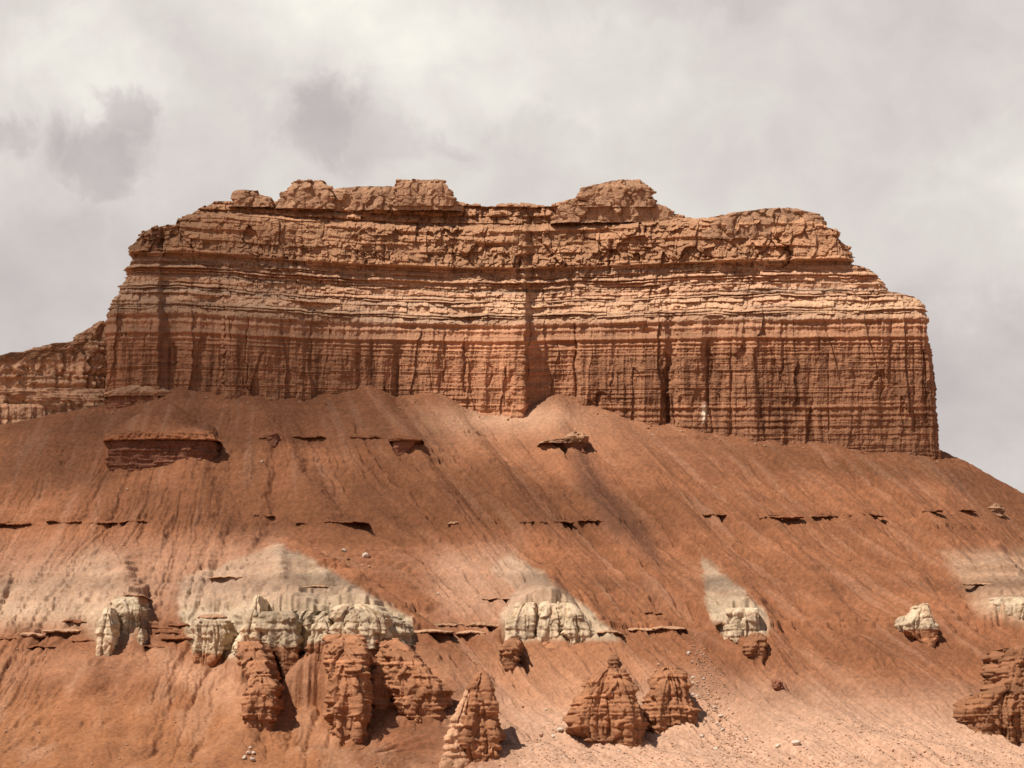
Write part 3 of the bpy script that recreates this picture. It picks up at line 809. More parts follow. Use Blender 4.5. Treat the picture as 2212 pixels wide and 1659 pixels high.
# ------------------------------------------------------------------ free rock masses
def rock(name, pts, mat=None, parent=None, Y=None, depth=None, nose=0.7, n=2.9, res=0.33, bed=(1.0, 3.0), bamp=0.35, blk=0.5, blkw=2.2, rough=0.3,
         colour='red', contact=None, seed=1, split=None, names=('cap', 'foot'), groove=0.5, sink=14, tint=1.0, vert=0.0, wave=0.0, slab=0.0, lean=-0.25, squash=1.0):
    """a rock mass from its outline: pts = (row, left, right[, set-back in metres]) from foot to top.
    depth None: it grows out of the hillside behind it; a number: it stands free."""
    pts = [tuple(p) + (0.0,) * (4 - len(p)) for p in pts]
    r0, a0, b0 = pts[0][:3]
    pts = [(r0 - (r0 - p[0]) * squash,) + p[1:] for p in pts]
    if Y is None: Y = hit((a0 + b0) / 2, r0)
    m = Y / F
    pts = [(r0 + sink, a0 - 1, b0 + 1, pts[0][3])] + pts
    rowk = np.array([-p[0] for p in pts]) + np.arange(len(pts)) * 1e-4
    H = (pts[0][0] - pts[-1][0]) * m
    nr = int(max(6, H / res))
    rows = -np.linspace(rowk[0], rowk[-1], nr)
    xlp = np.interp(-rows, rowk, [p[1] for p in pts]); xrp = np.interp(-rows, rowk, [p[2] for p in pts]); dy = np.interp(-rows, rowk, [p[3] for p in pts])
    Yr = Y + dy
    wj = np.clip((xrp - xlp) * 0.05, 0.6, 5)
    xlp = xlp + wj * (n1(rows * 0.09, seed) + 0.6 * n1(rows * 0.25, seed + 1)); xrp = xrp + wj * (n1(rows * 0.09, seed + 2) + 0.6 * n1(rows * 0.25, seed + 3))
    if slab:
        bi_ = np.floor(rows / 5.5 + 0.3 * n1(rows * .2, seed))
        xlp = xlp + slab * (rnd(bi_, seed + 50) - .5) * 2; xrp = xrp + slab * (rnd(bi_, seed + 51) - .5) * 2
    x0, _, z = P(xlp, rows, Yr); x1 = P(xrp, rows, Yr)[0]
    hw = np.maximum((x1 - x0) / 2, 0.05); cx = (x0 + x1) / 2
    nd = np.minimum(hw * nose, 6.0 if depth is None else max(depth * 0.5, 0.3))
    if depth is None:
        zy = np.interp(np.maximum(z, 3), [p[1] for p in ZY], [p[0] for p in ZY])
        yb = np.maximum(Yr + nd + 1.0, zy + 4.0)
    else:
        yb = Yr + np.maximum(depth, 2 * nd * 0.9)
    W = float(np.mean(hw)) * 2
    na = int(max(14, (W * 1.5 + 2) / res)); nsd = int(max(4, 5 / res * 0.4)) if depth is None else 4; nbk = 6 if depth is None else max(8, na // 3)
    sg = lambda v: np.sign(v) * np.abs(v) ** (2 / n)
    td = np.linspace(0, math.pi, 4001)
    al = np.concatenate([[0], np.cumsum(np.hypot(np.diff(-sg(np.cos(td)) * hw.mean()), np.diff(sg(np.sin(td)) * nd.mean())))])
    th = np.interp(np.linspace(0, al[-1], na), al, td)      # evenly spaced along the face
    ax = -sg(np.cos(th)); ay = sg(np.sin(th))
    fx = cx[:, None] + hw[:, None] * ax; fy = (Yr + nd)[:, None] - nd[:, None] * ay
    fnx = -np.cos(th) + 0 * fx; fny = -np.sin(th) + 0 * fx
    t = np.linspace(0, 1, nsd + 2)[1:-1]
    bk = yb if depth is None else yb - nd
    bk = np.maximum(bk, Yr + nd + 0.1)
    sx1 = (cx + hw)[:, None] + 0 * t; sy1 = (Yr + nd)[:, None] + (bk - Yr - nd)[:, None] * t ** 1.5
    sx0 = (cx - hw)[:, None] + 0 * t; sy0 = (Yr + nd)[:, None] + (bk - Yr - nd)[:, None] * (t[::-1]) ** 1.5
    tb = np.linspace(0, math.pi, nbk + 2)[1:-1]
    bx = cx[:, None] + hw[:, None] * sg(np.cos(tb)); byy = bk[:, None] + (yb - bk)[:, None] * sg(np.sin(tb))
    X = np.hstack([fx, sx1, bx, sx0]); Yy = np.hstack([fy, sy1, byy, sy0])
    NX = np.hstack([fnx, 1 + 0 * sx1, np.cos(tb) + 0 * bx, -1 + 0 * sx0]); NY = np.hstack([fny, 0 * sx1, np.sin(tb) + 0 * bx, 0 * sx0])
    Z = z[:, None] + 0 * X
    RW = rows[:, None] + 0 * X
    sc = np.clip(W / 8.0, 0.25, 1.0)
    Ar = X + 0.7 * (Yy - Y) * np.sign(NX + 1e-9) + seed * 13.7
    zz = Z + 0.25 * n2(X * 0.2, Yy * 0.2, seed) + 0.05 * n2(X * 0.9, Yy * 0.9, seed + 1)
    tab = bed_table([(-20, 140, bed[0], bed[1])], 7)
    pr, prof, bi, br, edge, thk = beds(zz, Ar, tab, 200, (1.0, 6.5), up=True)
    o = bamp * (0.9 * pr * (0.3 + 0.7 * prof) + 0.7 * br * prof - 1.0 * (1 - prof) * (0.4 + 0.8 * rnd(bi, 15)))
    e1 = facets(Ar / blkw + 0.3 * n2(Ar * .4, Z * .4, seed + 2), Z / (blkw * 1.5) + 0.3 * n2(Ar * .4, Z * .4, seed + 5), 300 + seed, 1.7, groove, 0.08, lean)
    e2 = facets(Ar / (blkw * .42), Z / (blkw * .6), 340 + seed, 1.5, groove * .6, 0.12, lean)
    o = o + blk * (1.0 * e1 + 0.45 * e2)
    if vert: o = o + vert * (facets(Ar / 2.0, Z / 30.0 + 5, 380 + seed, 1.2, 0.6, 0.09) + 0.5 * n2(Ar * 0.5, Z * 0.03, seed + 9))
    o = o + rough * (fb3(X * .35, Yy * .35, Z * .35, 400 + seed, 4, .6) * 1.4 + 0.4 * fb3(X * 1.5, Yy * 1.5, Z * 1.5, 410 + seed, 3, .6))
    lim = np.clip(hw[:, None] * 0.55, 0.08, 9)
    o = o - o.mean()
    o = lim * np.tanh(o / lim)
    X = X + NX * o; Yy = Yy + NY * o
    Z = Z + 0.12 * sc * fb3(X * .8, Yy * .8, Z * .8, 420 + seed, 3) + wave * (n1(X * 0.55, seed) * 0.6 + n1(X * 1.6, seed + 5) * 0.4)
    # colour of the stone
    tone = 0.86 + 0.30 * rnd(bi, 81) + 0.16 * fbm(Ar * 0.3, Z * 0.3, 82, 4, .6) + 0.08 * br
    c = np.empty(X.shape + (3,))
    base = {'red': FOOT, 'pale': PALE, 'dark': DARK, 'tan': C(.42, .235, .135), 'soil': RED}[colour]
    c[:] = base
    if contact is not None:
        w = sst(RW + 5 * n2(X * 0.3, Z * 0.3, 430 + seed), contact - 5, contact + 5)[..., None]
        c = PALE * (1 - w) + FOOT * w
    if colour == 'pale' or contact is not None:
        mud = sst(fbm(Ar * 0.35, Z * 0.12, 440 + seed, 4, .6), 0.0, 0.45) * 0.5
        c = c * (1 - mud[..., None]) + c * C(.80, .66, .55) * mud[..., None]
        mo = sst(fbm(Ar * 0.8, Z * 0.7, 445 + seed, 4, .65), -0.05, 0.4) * 0.45
        c = c * (1 - mo[..., None] * C(.85, .95, 1.05))
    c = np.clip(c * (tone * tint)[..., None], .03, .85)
    V = np.stack([X, Yy, Z], -1)
    cap = np.array([X[-1].mean(), Yy[-1].mean(), Z[-1].mean() + min(0.25 * float(hw[-1]), 0.25)])
    mat = mat or M_BAD
    if split is not None:
        k = int(np.clip(np.argmin(np.abs(rows - split)), 2, nr - 3))
        mesh_grid(names[1], V[:k + 1], mat, parent, c[:k + 1])
        mesh_grid(names[0], V[k:], mat, parent, c[k:], cap=cap)
        return None
    return mesh_grid(name, V, mat, parent, c, cap=cap)

# blocks standing on the butte's summit (parts of it)
SB = dict(mat=M_CLIFF, parent=BUTTE, colour='tan', bed=(0.5, 2.2), bamp=1.3, blk=0.9, blkw=3.6, rough=.15, groove=.2, sink=10, n=5.0, nose=.15, res=.14, tint=.86, slab=6.0)
rock('summit_block', [(436, 500, 586), (428, 505, 584), (422, 503, 578, .5), (416, 506, 556, .5), (411, 507, 553, 1)], Y=609.2, depth=9, seed=3, **SB)
rock('summit_block', [(440, 600, 722), (430, 606, 722), (418, 612, 720), (405, 622, 716), (396, 632, 708, .8), (388, 640, 697, 1.2)], Y=610.6, depth=14, seed=4, **SB)
rock('summit_block', [(444, 700, 995), (436, 705, 990), (426, 712, 978), (416, 716, 972), (408, 722, 968, .5), (405, 728, 966, .8), (402, 760, 965, 1.2)], Y=613.6, depth=14, seed=5, **SB)
rock('summit_block', [(434, 852, 986), (420, 856, 976), (405, 860, 972), (394, 861, 966, .4), (388, 864, 960, .8)], Y=612.6, depth=12, seed=6, **SB)
rock('summit_block', [(470, 1195, 1465), (455, 1205, 1452), (444, 1214, 1440), (438, 1218, 1418), (430, 1228, 1412), (424, 1236, 1406, .8)], Y=613.6, depth=18, seed=7, **SB)
rock('summit_block', [(436, 1262, 1410), (426, 1256, 1408), (412, 1254, 1405), (404, 1260, 1398), (398, 1278, 1396, .6), (392, 1300, 1390, 1), (388, 1338, 1384, 1.4)], Y=612.4, depth=12, seed=8, **SB)
rock('summit_block', [(505, 1520, 1790), (488, 1530, 1782), (474, 1540, 1777), (464, 1570, 1768, .6), (456, 1596, 1752, 1), (450, 1650, 1724, 1.6)], Y=607.6, depth=18, seed=9, **SB)

# the lower ridge that runs off to the left behind the butte's shoulder
RIDGE = empty('rock_ridge', 'broken tan rock ridge sloping down to the left from the butte', 'ridge')
RK = dict(mat=M_CLIFF, parent=RIDGE, colour='tan', nose=.5, n=3.5, res=.22, rough=.5)
rock('upper_rim', [(880, -260, 262), (840, -260, 256), (800, -250, 250), (788, -200, 250, .6), (775, -110, 248, 1), (765, -20, 246, 1.6), (758, 40, 244, 2), (748, 70, 242, 2.5), (738, 140, 240, 3), (722, 168, 240, 3.6), (706, 190, 238, 4.2), (694, 215, 236, 5)],
     Y=610.5, depth=40, bed=(1.2, 3.4), bamp=.8, blk=1.5, blkw=3.6, seed=12, tint=1.12, vert=.5, **RK)
rock('pale_wall', [(960, -300, 175), (905, -300, 172), (880, -300, 182), (872, -300, 190, .8)], Y=607.5, depth=20, bed=(1.5, 4), bamp=.25, blk=.5, blkw=3.0, seed=13, tint=1.25, vert=.7, **RK)
rock('ledge_band', [(930, 150, 262), (895, 145, 258), (870, 60, 250), (855, 20, 246, .5), (846, -20, 244, 1.2), (838, -30, 240, 2)], Y=608.0, depth=20, bed=(.6, 1.8), bamp=.6, blk=.7, blkw=2.4, seed=14, tint=1.15, **RK)
# low flared step at the butte's left foot
st = empty('rock_step', 'low banded rock step at the left foot of the big cliff', 'rock step')
rock('rim', [(852, 228, 372), (845, 226, 380), (838, 240, 370, .4), (831, 255, 350, 1.5), (828, 265, 335, 2.5)], Y=596.5, depth=9, mat=M_CLIFF, parent=st, colour='tan', seed=15, bamp=.3, blk=.3, res=.2, sink=2)
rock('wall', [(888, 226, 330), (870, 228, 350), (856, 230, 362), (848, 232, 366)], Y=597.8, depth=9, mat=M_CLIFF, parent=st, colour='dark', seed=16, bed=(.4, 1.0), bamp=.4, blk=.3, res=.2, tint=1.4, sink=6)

# ------------------------------------------------------------------ outcrops on the slope
def outcrop(name, label, cat, pts, group=None, **k):
    if k.get('split') is not None:
        e = empty(name, label, cat, group)
        rock(name, pts, parent=e, **k)
        return e
    return tag(rock(name, pts, **k), label, cat, group)

yA = hit(345, 1007) - 0.3
e = empty('banded_outcrop', 'wide dark banded rock outcrop under a pyramid of sand on the upper left slope', 'outcrop')
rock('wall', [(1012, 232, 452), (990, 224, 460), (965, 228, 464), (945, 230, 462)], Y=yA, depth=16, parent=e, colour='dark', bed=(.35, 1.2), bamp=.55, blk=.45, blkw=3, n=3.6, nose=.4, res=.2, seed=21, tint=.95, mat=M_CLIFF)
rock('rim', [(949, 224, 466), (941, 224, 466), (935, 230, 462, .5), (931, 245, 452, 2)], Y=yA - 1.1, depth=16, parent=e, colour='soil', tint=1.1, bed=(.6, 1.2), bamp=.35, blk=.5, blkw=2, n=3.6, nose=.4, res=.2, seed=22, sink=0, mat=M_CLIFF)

outcrop('rock_nub', 'small dark knob of rock poking from the upper slope right of the banded outcrop', 'outcrop', [(966, 584, 602), (955, 580, 603), (948, 578, 606), (940, 582, 602), (932, 587, 598)], colour='dark', seed=23, res=.18, blk=.4, blkw=1.0, bamp=.35, nose=1.2, sink=4)
e = empty('undercut_outcrop', 'dark triangular undercut outcrop with a flat lid below the centre left cliff', 'outcrop')
yB = hit(868, 984)
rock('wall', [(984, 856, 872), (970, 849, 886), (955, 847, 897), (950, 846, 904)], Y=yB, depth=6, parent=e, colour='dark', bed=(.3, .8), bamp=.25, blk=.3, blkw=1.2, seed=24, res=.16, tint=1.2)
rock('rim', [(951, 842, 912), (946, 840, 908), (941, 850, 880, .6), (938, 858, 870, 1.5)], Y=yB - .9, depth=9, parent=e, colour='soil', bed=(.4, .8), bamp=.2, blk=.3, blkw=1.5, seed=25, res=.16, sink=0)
e = empty('undercut_outcrop', 'ragged dark ledge outcrop at the head of the dark chute right of centre', 'outcrop')
yB = hit(1240, 968)
rock('wall', [(968, 1222, 1262), (958, 1212, 1266), (950, 1208, 1266)], Y=yB, depth=6, parent=e, colour='dark', bed=(.3, .8), bamp=.35, blk=.5, blkw=1.2, seed=26, res=.16)
rock('rim', [(956, 1164, 1262), (952, 1162, 1270), (945, 1215, 1272, .4), (936, 1228, 1268, 1.2), (932, 1236, 1256, 2)], Y=yB - 1.0, depth=8, parent=e, colour='tan', bed=(.4, .9), bamp=.4, blk=.6, blkw=1.2, seed=27, res=.16, sink=0, tint=.8)
outcrop('stacked_rock', 'small stack of flat brown rocks on the far right shoulder of the slope', 'outcrop', [(1112, 2136, 2168), (1106, 2132, 2172), (1100, 2138, 2174), (1094, 2142, 2166, .3), (1088, 2146, 2160, .8)], colour='tan', seed=28, res=.16, bed=(.4, .8), bamp=.45, blk=.4, blkw=1.2, sink=4, tint=.75)

# --- pale hoodoos and buttresses, left group
W_ = dict(bed=(1.5, 5.0), bamp=.16, blk=.6, blkw=3.6, rough=.28, groove=.35, res=.18, vert=1.0, n=3.4, nose=.6, lean=-.1, squash=.76)
outcrop('pale_fin', 'slim white rock fin leaning left of the pale dome, foot on the red slope', 'outcrop', [(1416, 208, 238), (1395, 205, 240), (1370, 206, 243), (1345, 212, 242, .6), (1325, 222, 240, 1.2), (1312, 228, 240, 3)], colour='pale', seed=31, tint=1.08, **{**W_, 'squash': 1.0})
outcrop('pale_dome', 'rounded cream rock dome with a level crack, leftmost of the pale outcrops', 'outcrop', [(1362, 236, 296), (1345, 232, 300), (1310, 236, 303), (1285, 240, 302, .8), (1273, 246, 298, 2), (1266, 254, 290, 4)], colour='pale', seed=32, tint=.82, **W_)
outcrop('pale_stub', 'tiny pale rock stub beside the ledges right of the pale dome', 'outcrop', [(1392, 298, 308), (1378, 297, 310), (1366, 299, 309), (1358, 302, 307, .5)], colour='pale', seed=33, res=.15, blk=.25, blkw=.8, bamp=.1, sink=4)
outcrop('pale_pillar', 'squat pale twin pillar with a dark cap slab and red foot', 'hoodoo', [(1438, 426, 456), (1420, 421, 474), (1400, 419, 492), (1370, 418, 495), (1350, 419, 493, .3), (1340, 422, 490, 1)],
        contact=1412, split=1412, seed=34, tint=.9, **{**W_, 'squash': 1.0})
outcrop('pale_buttress', 'bright white pointed buttress on top of the jagged red ridge', 'outcrop', [(1392, 505, 566), (1370, 516, 564), (1345, 526, 562, .4), (1320, 538, 561, 1), (1298, 548, 560, 2.5), (1286, 553, 560, 4)], colour='pale', seed=35, tint=1.05, **{**W_, 'squash': 1.0})
outcrop('pale_column', 'tall rounded grey column with a red foot, widest of the pale group', 'hoodoo', [(1446, 612, 640), (1430, 605, 645), (1400, 590, 646), (1370, 570, 646), (1330, 560, 645), (1300, 558, 642, .4), (1288, 560, 640, 1), (1281, 566, 634, 2)],
        contact=1398, split=1398, seed=36, tint=.74, **W_)
outcrop('pale_column', 'narrow grey column with a rounded red foot right of the wide column', 'hoodoo', [(1430, 674, 694), (1415, 668, 704), (1390, 664, 708), (1365, 668, 714), (1335, 674, 716, .5), (1310, 680, 716, 1.5), (1298, 684, 714, 3)],
        contact=1386, split=1386, seed=37, tint=.86, **W_)
outcrop('pale_wall', 'broad rough white rock wall topping the large red fins', 'outcrop', [(1388, 700, 836), (1372, 706, 834), (1350, 712, 832), (1325, 716, 834, .6), (1300, 718, 832, 1.4), (1286, 722, 815, 2.5), (1278, 735, 795, 4)], colour='pale', seed=38, tint=.98, **{**W_, 'blk': .9})
outcrop('pale_block', 'square grey rock block at the right end of the white wall', 'outcrop', [(1396, 862, 886), (1380, 846, 884), (1355, 836, 884), (1338, 836, 882, .4), (1330, 838, 876, 1.5)], colour='pale', seed=39, tint=.75, **W_)

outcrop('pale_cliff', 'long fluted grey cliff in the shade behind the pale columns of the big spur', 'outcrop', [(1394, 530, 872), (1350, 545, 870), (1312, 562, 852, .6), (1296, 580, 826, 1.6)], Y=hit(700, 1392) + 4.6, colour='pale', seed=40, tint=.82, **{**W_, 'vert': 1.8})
# --- red fins of the left group
R_ = dict(colour='red', bed=(.3, 2.6), bamp=.27, blk=1.2, blkw=3.4, rough=.30, groove=.45, res=.18, n=4.0, lean=-.15)
outcrop('jagged_ridge', 'jagged orange rock ridge stepping down below the white pointed buttress', 'outcrop', [(1572, 524, 580), (1550, 520, 590), (1520, 522, 592), (1500, 528, 588, .6), (1480, 536, 590, 1.5), (1450, 528, 582, 5), (1425, 512, 576, 8.5), (1400, 508, 570, 12), (1385, 512, 566, 15)], seed=41, vert=0.90, **R_)
outcrop('red_fin', 'largest red rock fin, tall and banded, its right side in deep shadow', 'outcrop', [(1606, 728, 772), (1590, 718, 784), (1560, 714, 790), (1520, 712, 788, .4), (1480, 710, 786, 1.2), (1440, 708, 782, 3), (1410, 706, 780, 5.5), (1385, 704, 778, 8.5), (1370, 715, 770, 12)], seed=42, vert=1.30, **R_)
outcrop('red_column', 'round topped red column with a smooth bulging foot beside the largest fin', 'outcrop', [(1532, 812, 842), (1515, 806, 848), (1480, 804, 850), (1450, 806, 850, .6), (1420, 812, 852, 2), (1400, 816, 850, 4.5), (1385, 818, 846, 8)], seed=43, **{**R_, 'bamp': .35, 'blk': .5})
outcrop('red_wall', 'banded orange rock wall tapering down to the right between the column and the tower', 'outcrop', [(1556, 896, 950), (1545, 872, 962), (1520, 856, 966), (1490, 850, 964), (1470, 848, 945, .8), (1450, 846, 925, 2), (1425, 842, 905, 4), (1400, 830, 880, 7), (1378, 800, 850, 11)], seed=44, vert=0.90, **R_)
outcrop('red_bench', 'crumbling orange bench between the white wall and the red fins', 'outcrop', [(1512, 782, 868), (1480, 770, 866), (1440, 704, 846), (1410, 702, 842), (1390, 704, 838, 1), (1375, 712, 830, 3)], seed=45, Y=hit(800, 1505) + 2.5, **R_)
e = empty('red_tower', 'pointed red rock tower with a sandy left flank painted sunlit pale, standing at the bottom edge', 'outcrop')
yT = hit(1030, 1650)
rock('shaft', [(1652, 1006, 1072), (1630, 1000, 1078), (1590, 994, 1078), (1550, 996, 1072, .4), (1510, 1004, 1064, 1), (1480, 1014, 1056, 1.6), (1462, 1024, 1052, 2.2), (1450, 1033, 1047, 3)], Y=yT, depth=13, parent=e, seed=46, vert=1.10, **{**R_, 'tint': .92})
rock('flank', [(1668, 946, 1012), (1630, 955, 1006), (1590, 962, 1002), (1550, 978, 1004, .8), (1515, 996, 1012, 1.6), (1490, 1008, 1020, 2.4)], Y=yT - .2, depth=14, parent=e, colour='tan', seed=47, bamp=.35, blk=.5, blkw=2, res=.22, tint=1.18, vert=.3)  # sandy tan, tinted up to show the tower's sunlit side

# --- centre group
outcrop('pale_buttress', 'left leg of the three legged white rock in the middle, on a rusty foot', 'outcrop', [(1388, 1096, 1142), (1370, 1096, 1148), (1340, 1100, 1150), (1310, 1106, 1152, .5), (1288, 1114, 1152, 1.5), (1274, 1122, 1152, 3)], colour='pale', seed=51, tint=1.02, **W_)
outcrop('rusty_foot', 'dark rusty rock block hanging under the left white leg', 'outcrop', [(1446, 1090, 1108), (1425, 1084, 1122), (1400, 1084, 1126), (1385, 1092, 1126, 1), (1378, 1098, 1124, 3)], seed=52, **{**R_, 'res': .17, 'tint': .8})
outcrop('pale_buttress', 'middle leg of the three legged white rock with a dark recess on its left', 'outcrop', [(1396, 1166, 1206), (1380, 1162, 1210), (1350, 1160, 1214), (1315, 1163, 1213, .5), (1285, 1166, 1211, 1.5), (1268, 1170, 1208, 3)], contact=1392, seed=53, tint=1.04, **W_)
outcrop('pale_buttress', 'right leg of the three legged white rock ending in a small step', 'outcrop', [(1384, 1225, 1296), (1366, 1216, 1290), (1350, 1212, 1284), (1338, 1212, 1264, .5), (1310, 1211, 1252, 1), (1290, 1212, 1244, 2.2), (1276, 1214, 1236, 4)], colour='pale', seed=54, tint=1.05, **W_)
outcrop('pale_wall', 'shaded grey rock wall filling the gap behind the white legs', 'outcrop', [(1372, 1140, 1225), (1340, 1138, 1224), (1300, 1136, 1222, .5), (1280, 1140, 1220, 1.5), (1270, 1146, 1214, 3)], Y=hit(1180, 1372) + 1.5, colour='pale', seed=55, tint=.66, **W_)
outcrop('red_nub', 'little red knob jutting below the middle white leg', 'outcrop', [(1408, 1178, 1206), (1400, 1170, 1210), (1392, 1168, 1210, .5), (1386, 1174, 1206, 2)], seed=56, **{**R_, 'res': .16, 'blk': .4})

# --- red pair
outcrop('red_pyramid', 'broad red rock pyramid with twin peaks, left one of the orange pair', 'outcrop', [(1612, 1330, 1396), (1600, 1268, 1398), (1580, 1236, 1396), (1560, 1234, 1394), (1530, 1250, 1378, .4), (1500, 1262, 1366, 1.2), (1475, 1276, 1358, 2), (1455, 1288, 1352, 3), (1444, 1296, 1346, 4.5)], seed=57, vert=1.40, **R_)
outcrop('red_dome', 'dome shaped banded red rock, right one of the orange pair', 'outcrop', [(1582, 1402, 1470), (1570, 1392, 1500), (1555, 1390, 1508), (1530, 1394, 1498, .4), (1500, 1398, 1490, 1), (1475, 1404, 1482, 1.8), (1455, 1412, 1476, 2.8), (1442, 1422, 1468, 4.5)], seed=58, vert=1.00, **R_)
outcrop('red_nub', 'small dark red knob just above the twin peaked pyramid', 'outcrop', [(1448, 1312, 1340), (1436, 1312, 1336), (1424, 1314, 1336, .4), (1414, 1318, 1332, 1)], seed=59, **{**R_, 'res': .16, 'blk': .4, 'tint': .75})

# --- right side
outcrop('pale_wall', 'bright cream rock face with dark crumbly cap on the right centre spur', 'outcrop', [(1374, 1570, 1640), (1355, 1572, 1645), (1330, 1574, 1644), (1305, 1576, 1642, .6), (1294, 1580, 1638, 1.5)], colour='pale', seed=61, tint=1.08, **W_)
outcrop('rusty_foot', 'rusty rock foot dropping from the cream face on the right centre spur', 'outcrop', [(1428, 1628, 1652), (1412, 1614, 1656), (1395, 1612, 1654), (1380, 1618, 1652, 1), (1368, 1628, 1650, 3)], seed=62, **{**R_, 'res': .17, 'tint': .8})
outcrop('pale_hoodoo', 'lone knobbly white hoodoo with a dark red underside on the right slope', 'hoodoo', [(1392, 1996, 2016), (1378, 1976, 2022), (1360, 1960, 2026), (1345, 1962, 2024), (1330, 1974, 2014, .5), (1315, 1984, 2006, 1), (1303, 1990, 2002, 1.6)], contact=1360, split=1360, seed=63, **{**W_, 'squash': 1.0, 'blk': .8, 'res': .16})
outcrop('pale_stub', 'low pale rock shoulder beside the lone white hoodoo', 'outcrop', [(1366, 1942, 1966), (1350, 1940, 1970), (1338, 1944, 1968, .5), (1330, 1950, 1962, 1.5)], colour='pale', seed=64, tint=.85, **{**W_, 'squash': 1.0, 'res': .16})
outcrop('pale_wall', 'pale rock edge cut by the right border of the slope', 'outcrop', [(1345, 2164, 2300), (1325, 2158, 2300, .4), (1305, 2150, 2290, 1), (1290, 2148, 2250, 3)], colour='pale', seed=65, tint=.88, **{**W_, 'squash': 1.0})
outcrop('red_outcrop', 'big dark red stepped outcrop at the lower right border', 'outcrop', [(1600, 2112, 2330), (1580, 2100, 2330), (1560, 2098, 2325), (1525, 2100, 2310), (1502, 2108, 2300, .6), (1488, 2152, 2290, 1.2), (1470, 2176, 2270, 2), (1430, 2188, 2250, 3), (1404, 2192, 2240, 4.5), (1394, 2196, 2230, 6)], seed=66, vert=1.00, **{**R_, 'tint': .8})
outcrop('rock_nub', 'tiny dark rock cluster alone on the sandy slope right of the chute', 'outcrop', [(1494, 1676, 1694), (1484, 1674, 1692), (1474, 1670, 1690), (1466, 1670, 1682, .4)], colour='dark', seed=67, res=.14, blk=.5, blkw=.8, bamp=.4, depth=2.5, sink=3, tint=1.3)

# ------------------------------------------------------------------ thin ledges along the bedding
def ledge(px0, px1, row, th, label, colour='soil', group=None, outm=.7, tint=.95, slope=0.0):
    y = min(hit(px0 * .8 + px1 * .2, row), hit(px0 * .5 + px1 * .5, row), hit(px0 * .2 + px1 * .8, row))
    w = px1 - px0; th = th * 0.68; outm = outm * 0.7
    o = rock('rock_ledge', [(row + th * .3, px0 + w * .04, px1 - w * .03, .5), (row, px0, px1), (row - th * .5, px0 + w * .02, px1 - w * .05, .1), (row - th, px0 + w * .12, px1 - w * .15, .9)], Y=y - outm, depth=None, colour=colour, n=3.0, nose=.25,
             bed=(.4, .9), bamp=.22, blk=.4, blkw=1.3, rough=.25, res=.15, seed=int(px0) % 97 + 100, sink=0, tint=tint, wave=.28)
    tag(o, label, 'ledge', group)
g1, g2, g3 = 'ledges along the upper seam', 'ledges along the middle seam', 'ledges along the contact seam'
ledge(614, 700, 944, 5, 'long thin dark ledge right of the small dark knob', group=g1)
ledge(740, 840, 945, 5, 'thin ledge running left from the triangular undercut outcrop', group=g1)
ledge(560, 584, 946, 4, 'short ledge stub left of the small dark knob', group=g1)
ledge(-20, 92, 1133, 6, 'long ledge at the left border on the middle seam', group=g2)
ledge(96, 180, 1128, 5, 'broken ledge second from the left border on the middle seam', group=g2)
ledge(196, 250, 1130, 5, 'short ledge midway along the left middle seam', group=g2)
ledge(256, 345, 1127, 5, 'tapering ledge at the right end of the left middle seam', group=g2)
ledge(546, 590, 1114, 5, 'short stepped ledge above the big pale spur', group=g2)
ledge(640, 668, 1132, 4, 'little ledge just left of the long one above the pale spur', group=g2)
ledge(700, 800, 1128, 6, 'long ledge above the two white boulders', group=g2)
ledge(966, 992, 1131, 6, 'small isolated bright slab with a dark underside, mid slope', group=g2, colour='tan', tint=1.2)
ledge(1122, 1180, 1128, 5, 'short ledge left of the dark chute on the middle seam', group=g2)
ledge(1196, 1240, 1129, 5, 'middle broken ledge beside the dark chute', group=g2)
ledge(1248, 1312, 1126, 4, 'thin ledge crossing the dark chute', group=g2)
ledge(1516, 1570, 1112, 4, 'faint ledge left of the long right seam', group=g2)
ledge(1640, 1740, 1117, 5, 'thin left stretch of the long right seam', group=g2)
ledge(1752, 1812, 1117, 7, 'thickest dark ledge on the long right seam', group=g2, tint=.75)
ledge(1822, 1912, 1112, 5, 'ledge rising to the right past the thickest one', group=g2)
ledge(1990, 2040, 1104, 5, 'ledge of small slabs left of the stacked rocks', group=g2, tint=.8)
ledge(2060, 2110, 1103, 4, 'thin ledge just left of the stacked rocks', group=g2)
ledge(40, 96, 1374, 9, 'pale lipped ledge with a dark mouth near the left border', group=g3, colour='tan', tint=1.1)
ledge(90, 190, 1364, 7, 'long ledge leading up to the slim white fin', group=g3, colour='tan')
ledge(136, 186, 1344, 6, 'upper short ledge left of the slim white fin', group=g3)
ledge(150, 200, 1384, 6, 'lower ledge touching the slim white fin', group=g3)
ledge(-20, 40, 1380, 5, 'low ledge cut by the left border on the contact seam', group=g3)
ledge(52, 122, 1398, 4, 'thin lowest ledge near the left border', group=g3)
ledge(298, 364, 1398, 5, 'thin straight lowest ledge between dome and twin pillar', group=g3)
ledge(320, 372, 1356, 6, 'upper left ledge between dome and twin pillar', group=g3)
ledge(362, 412, 1352, 6, 'topmost ledge beside the twin pillar', group=g3)
ledge(330, 405, 1368, 6, 'middle ledge between dome and twin pillar', group=g3)
ledge(345, 418, 1382, 7, 'dark heavy ledge touching the twin pillar', group=g3, tint=.8)
ledge(428, 492, 1334, 9, 'dark slab lying over the twin pillar', group=g3, colour='tan', tint=.75, outm=1.6)
ledge(886, 980, 1366, 8, 'crumbled ledge right of the square grey block', group=g3, colour='tan', tint=1.15)
ledge(930, 1010, 1350, 6, 'upper wavy ledge between block and white legs', group=g3, colour='tan')
ledge(985, 1050, 1368, 7, 'lower ledge midway between block and white legs', group=g3, colour='tan', tint=1.15)
ledge(1010, 1092, 1352, 8, 'dark undercut ledge touching the left white leg', group=g3, colour='tan')
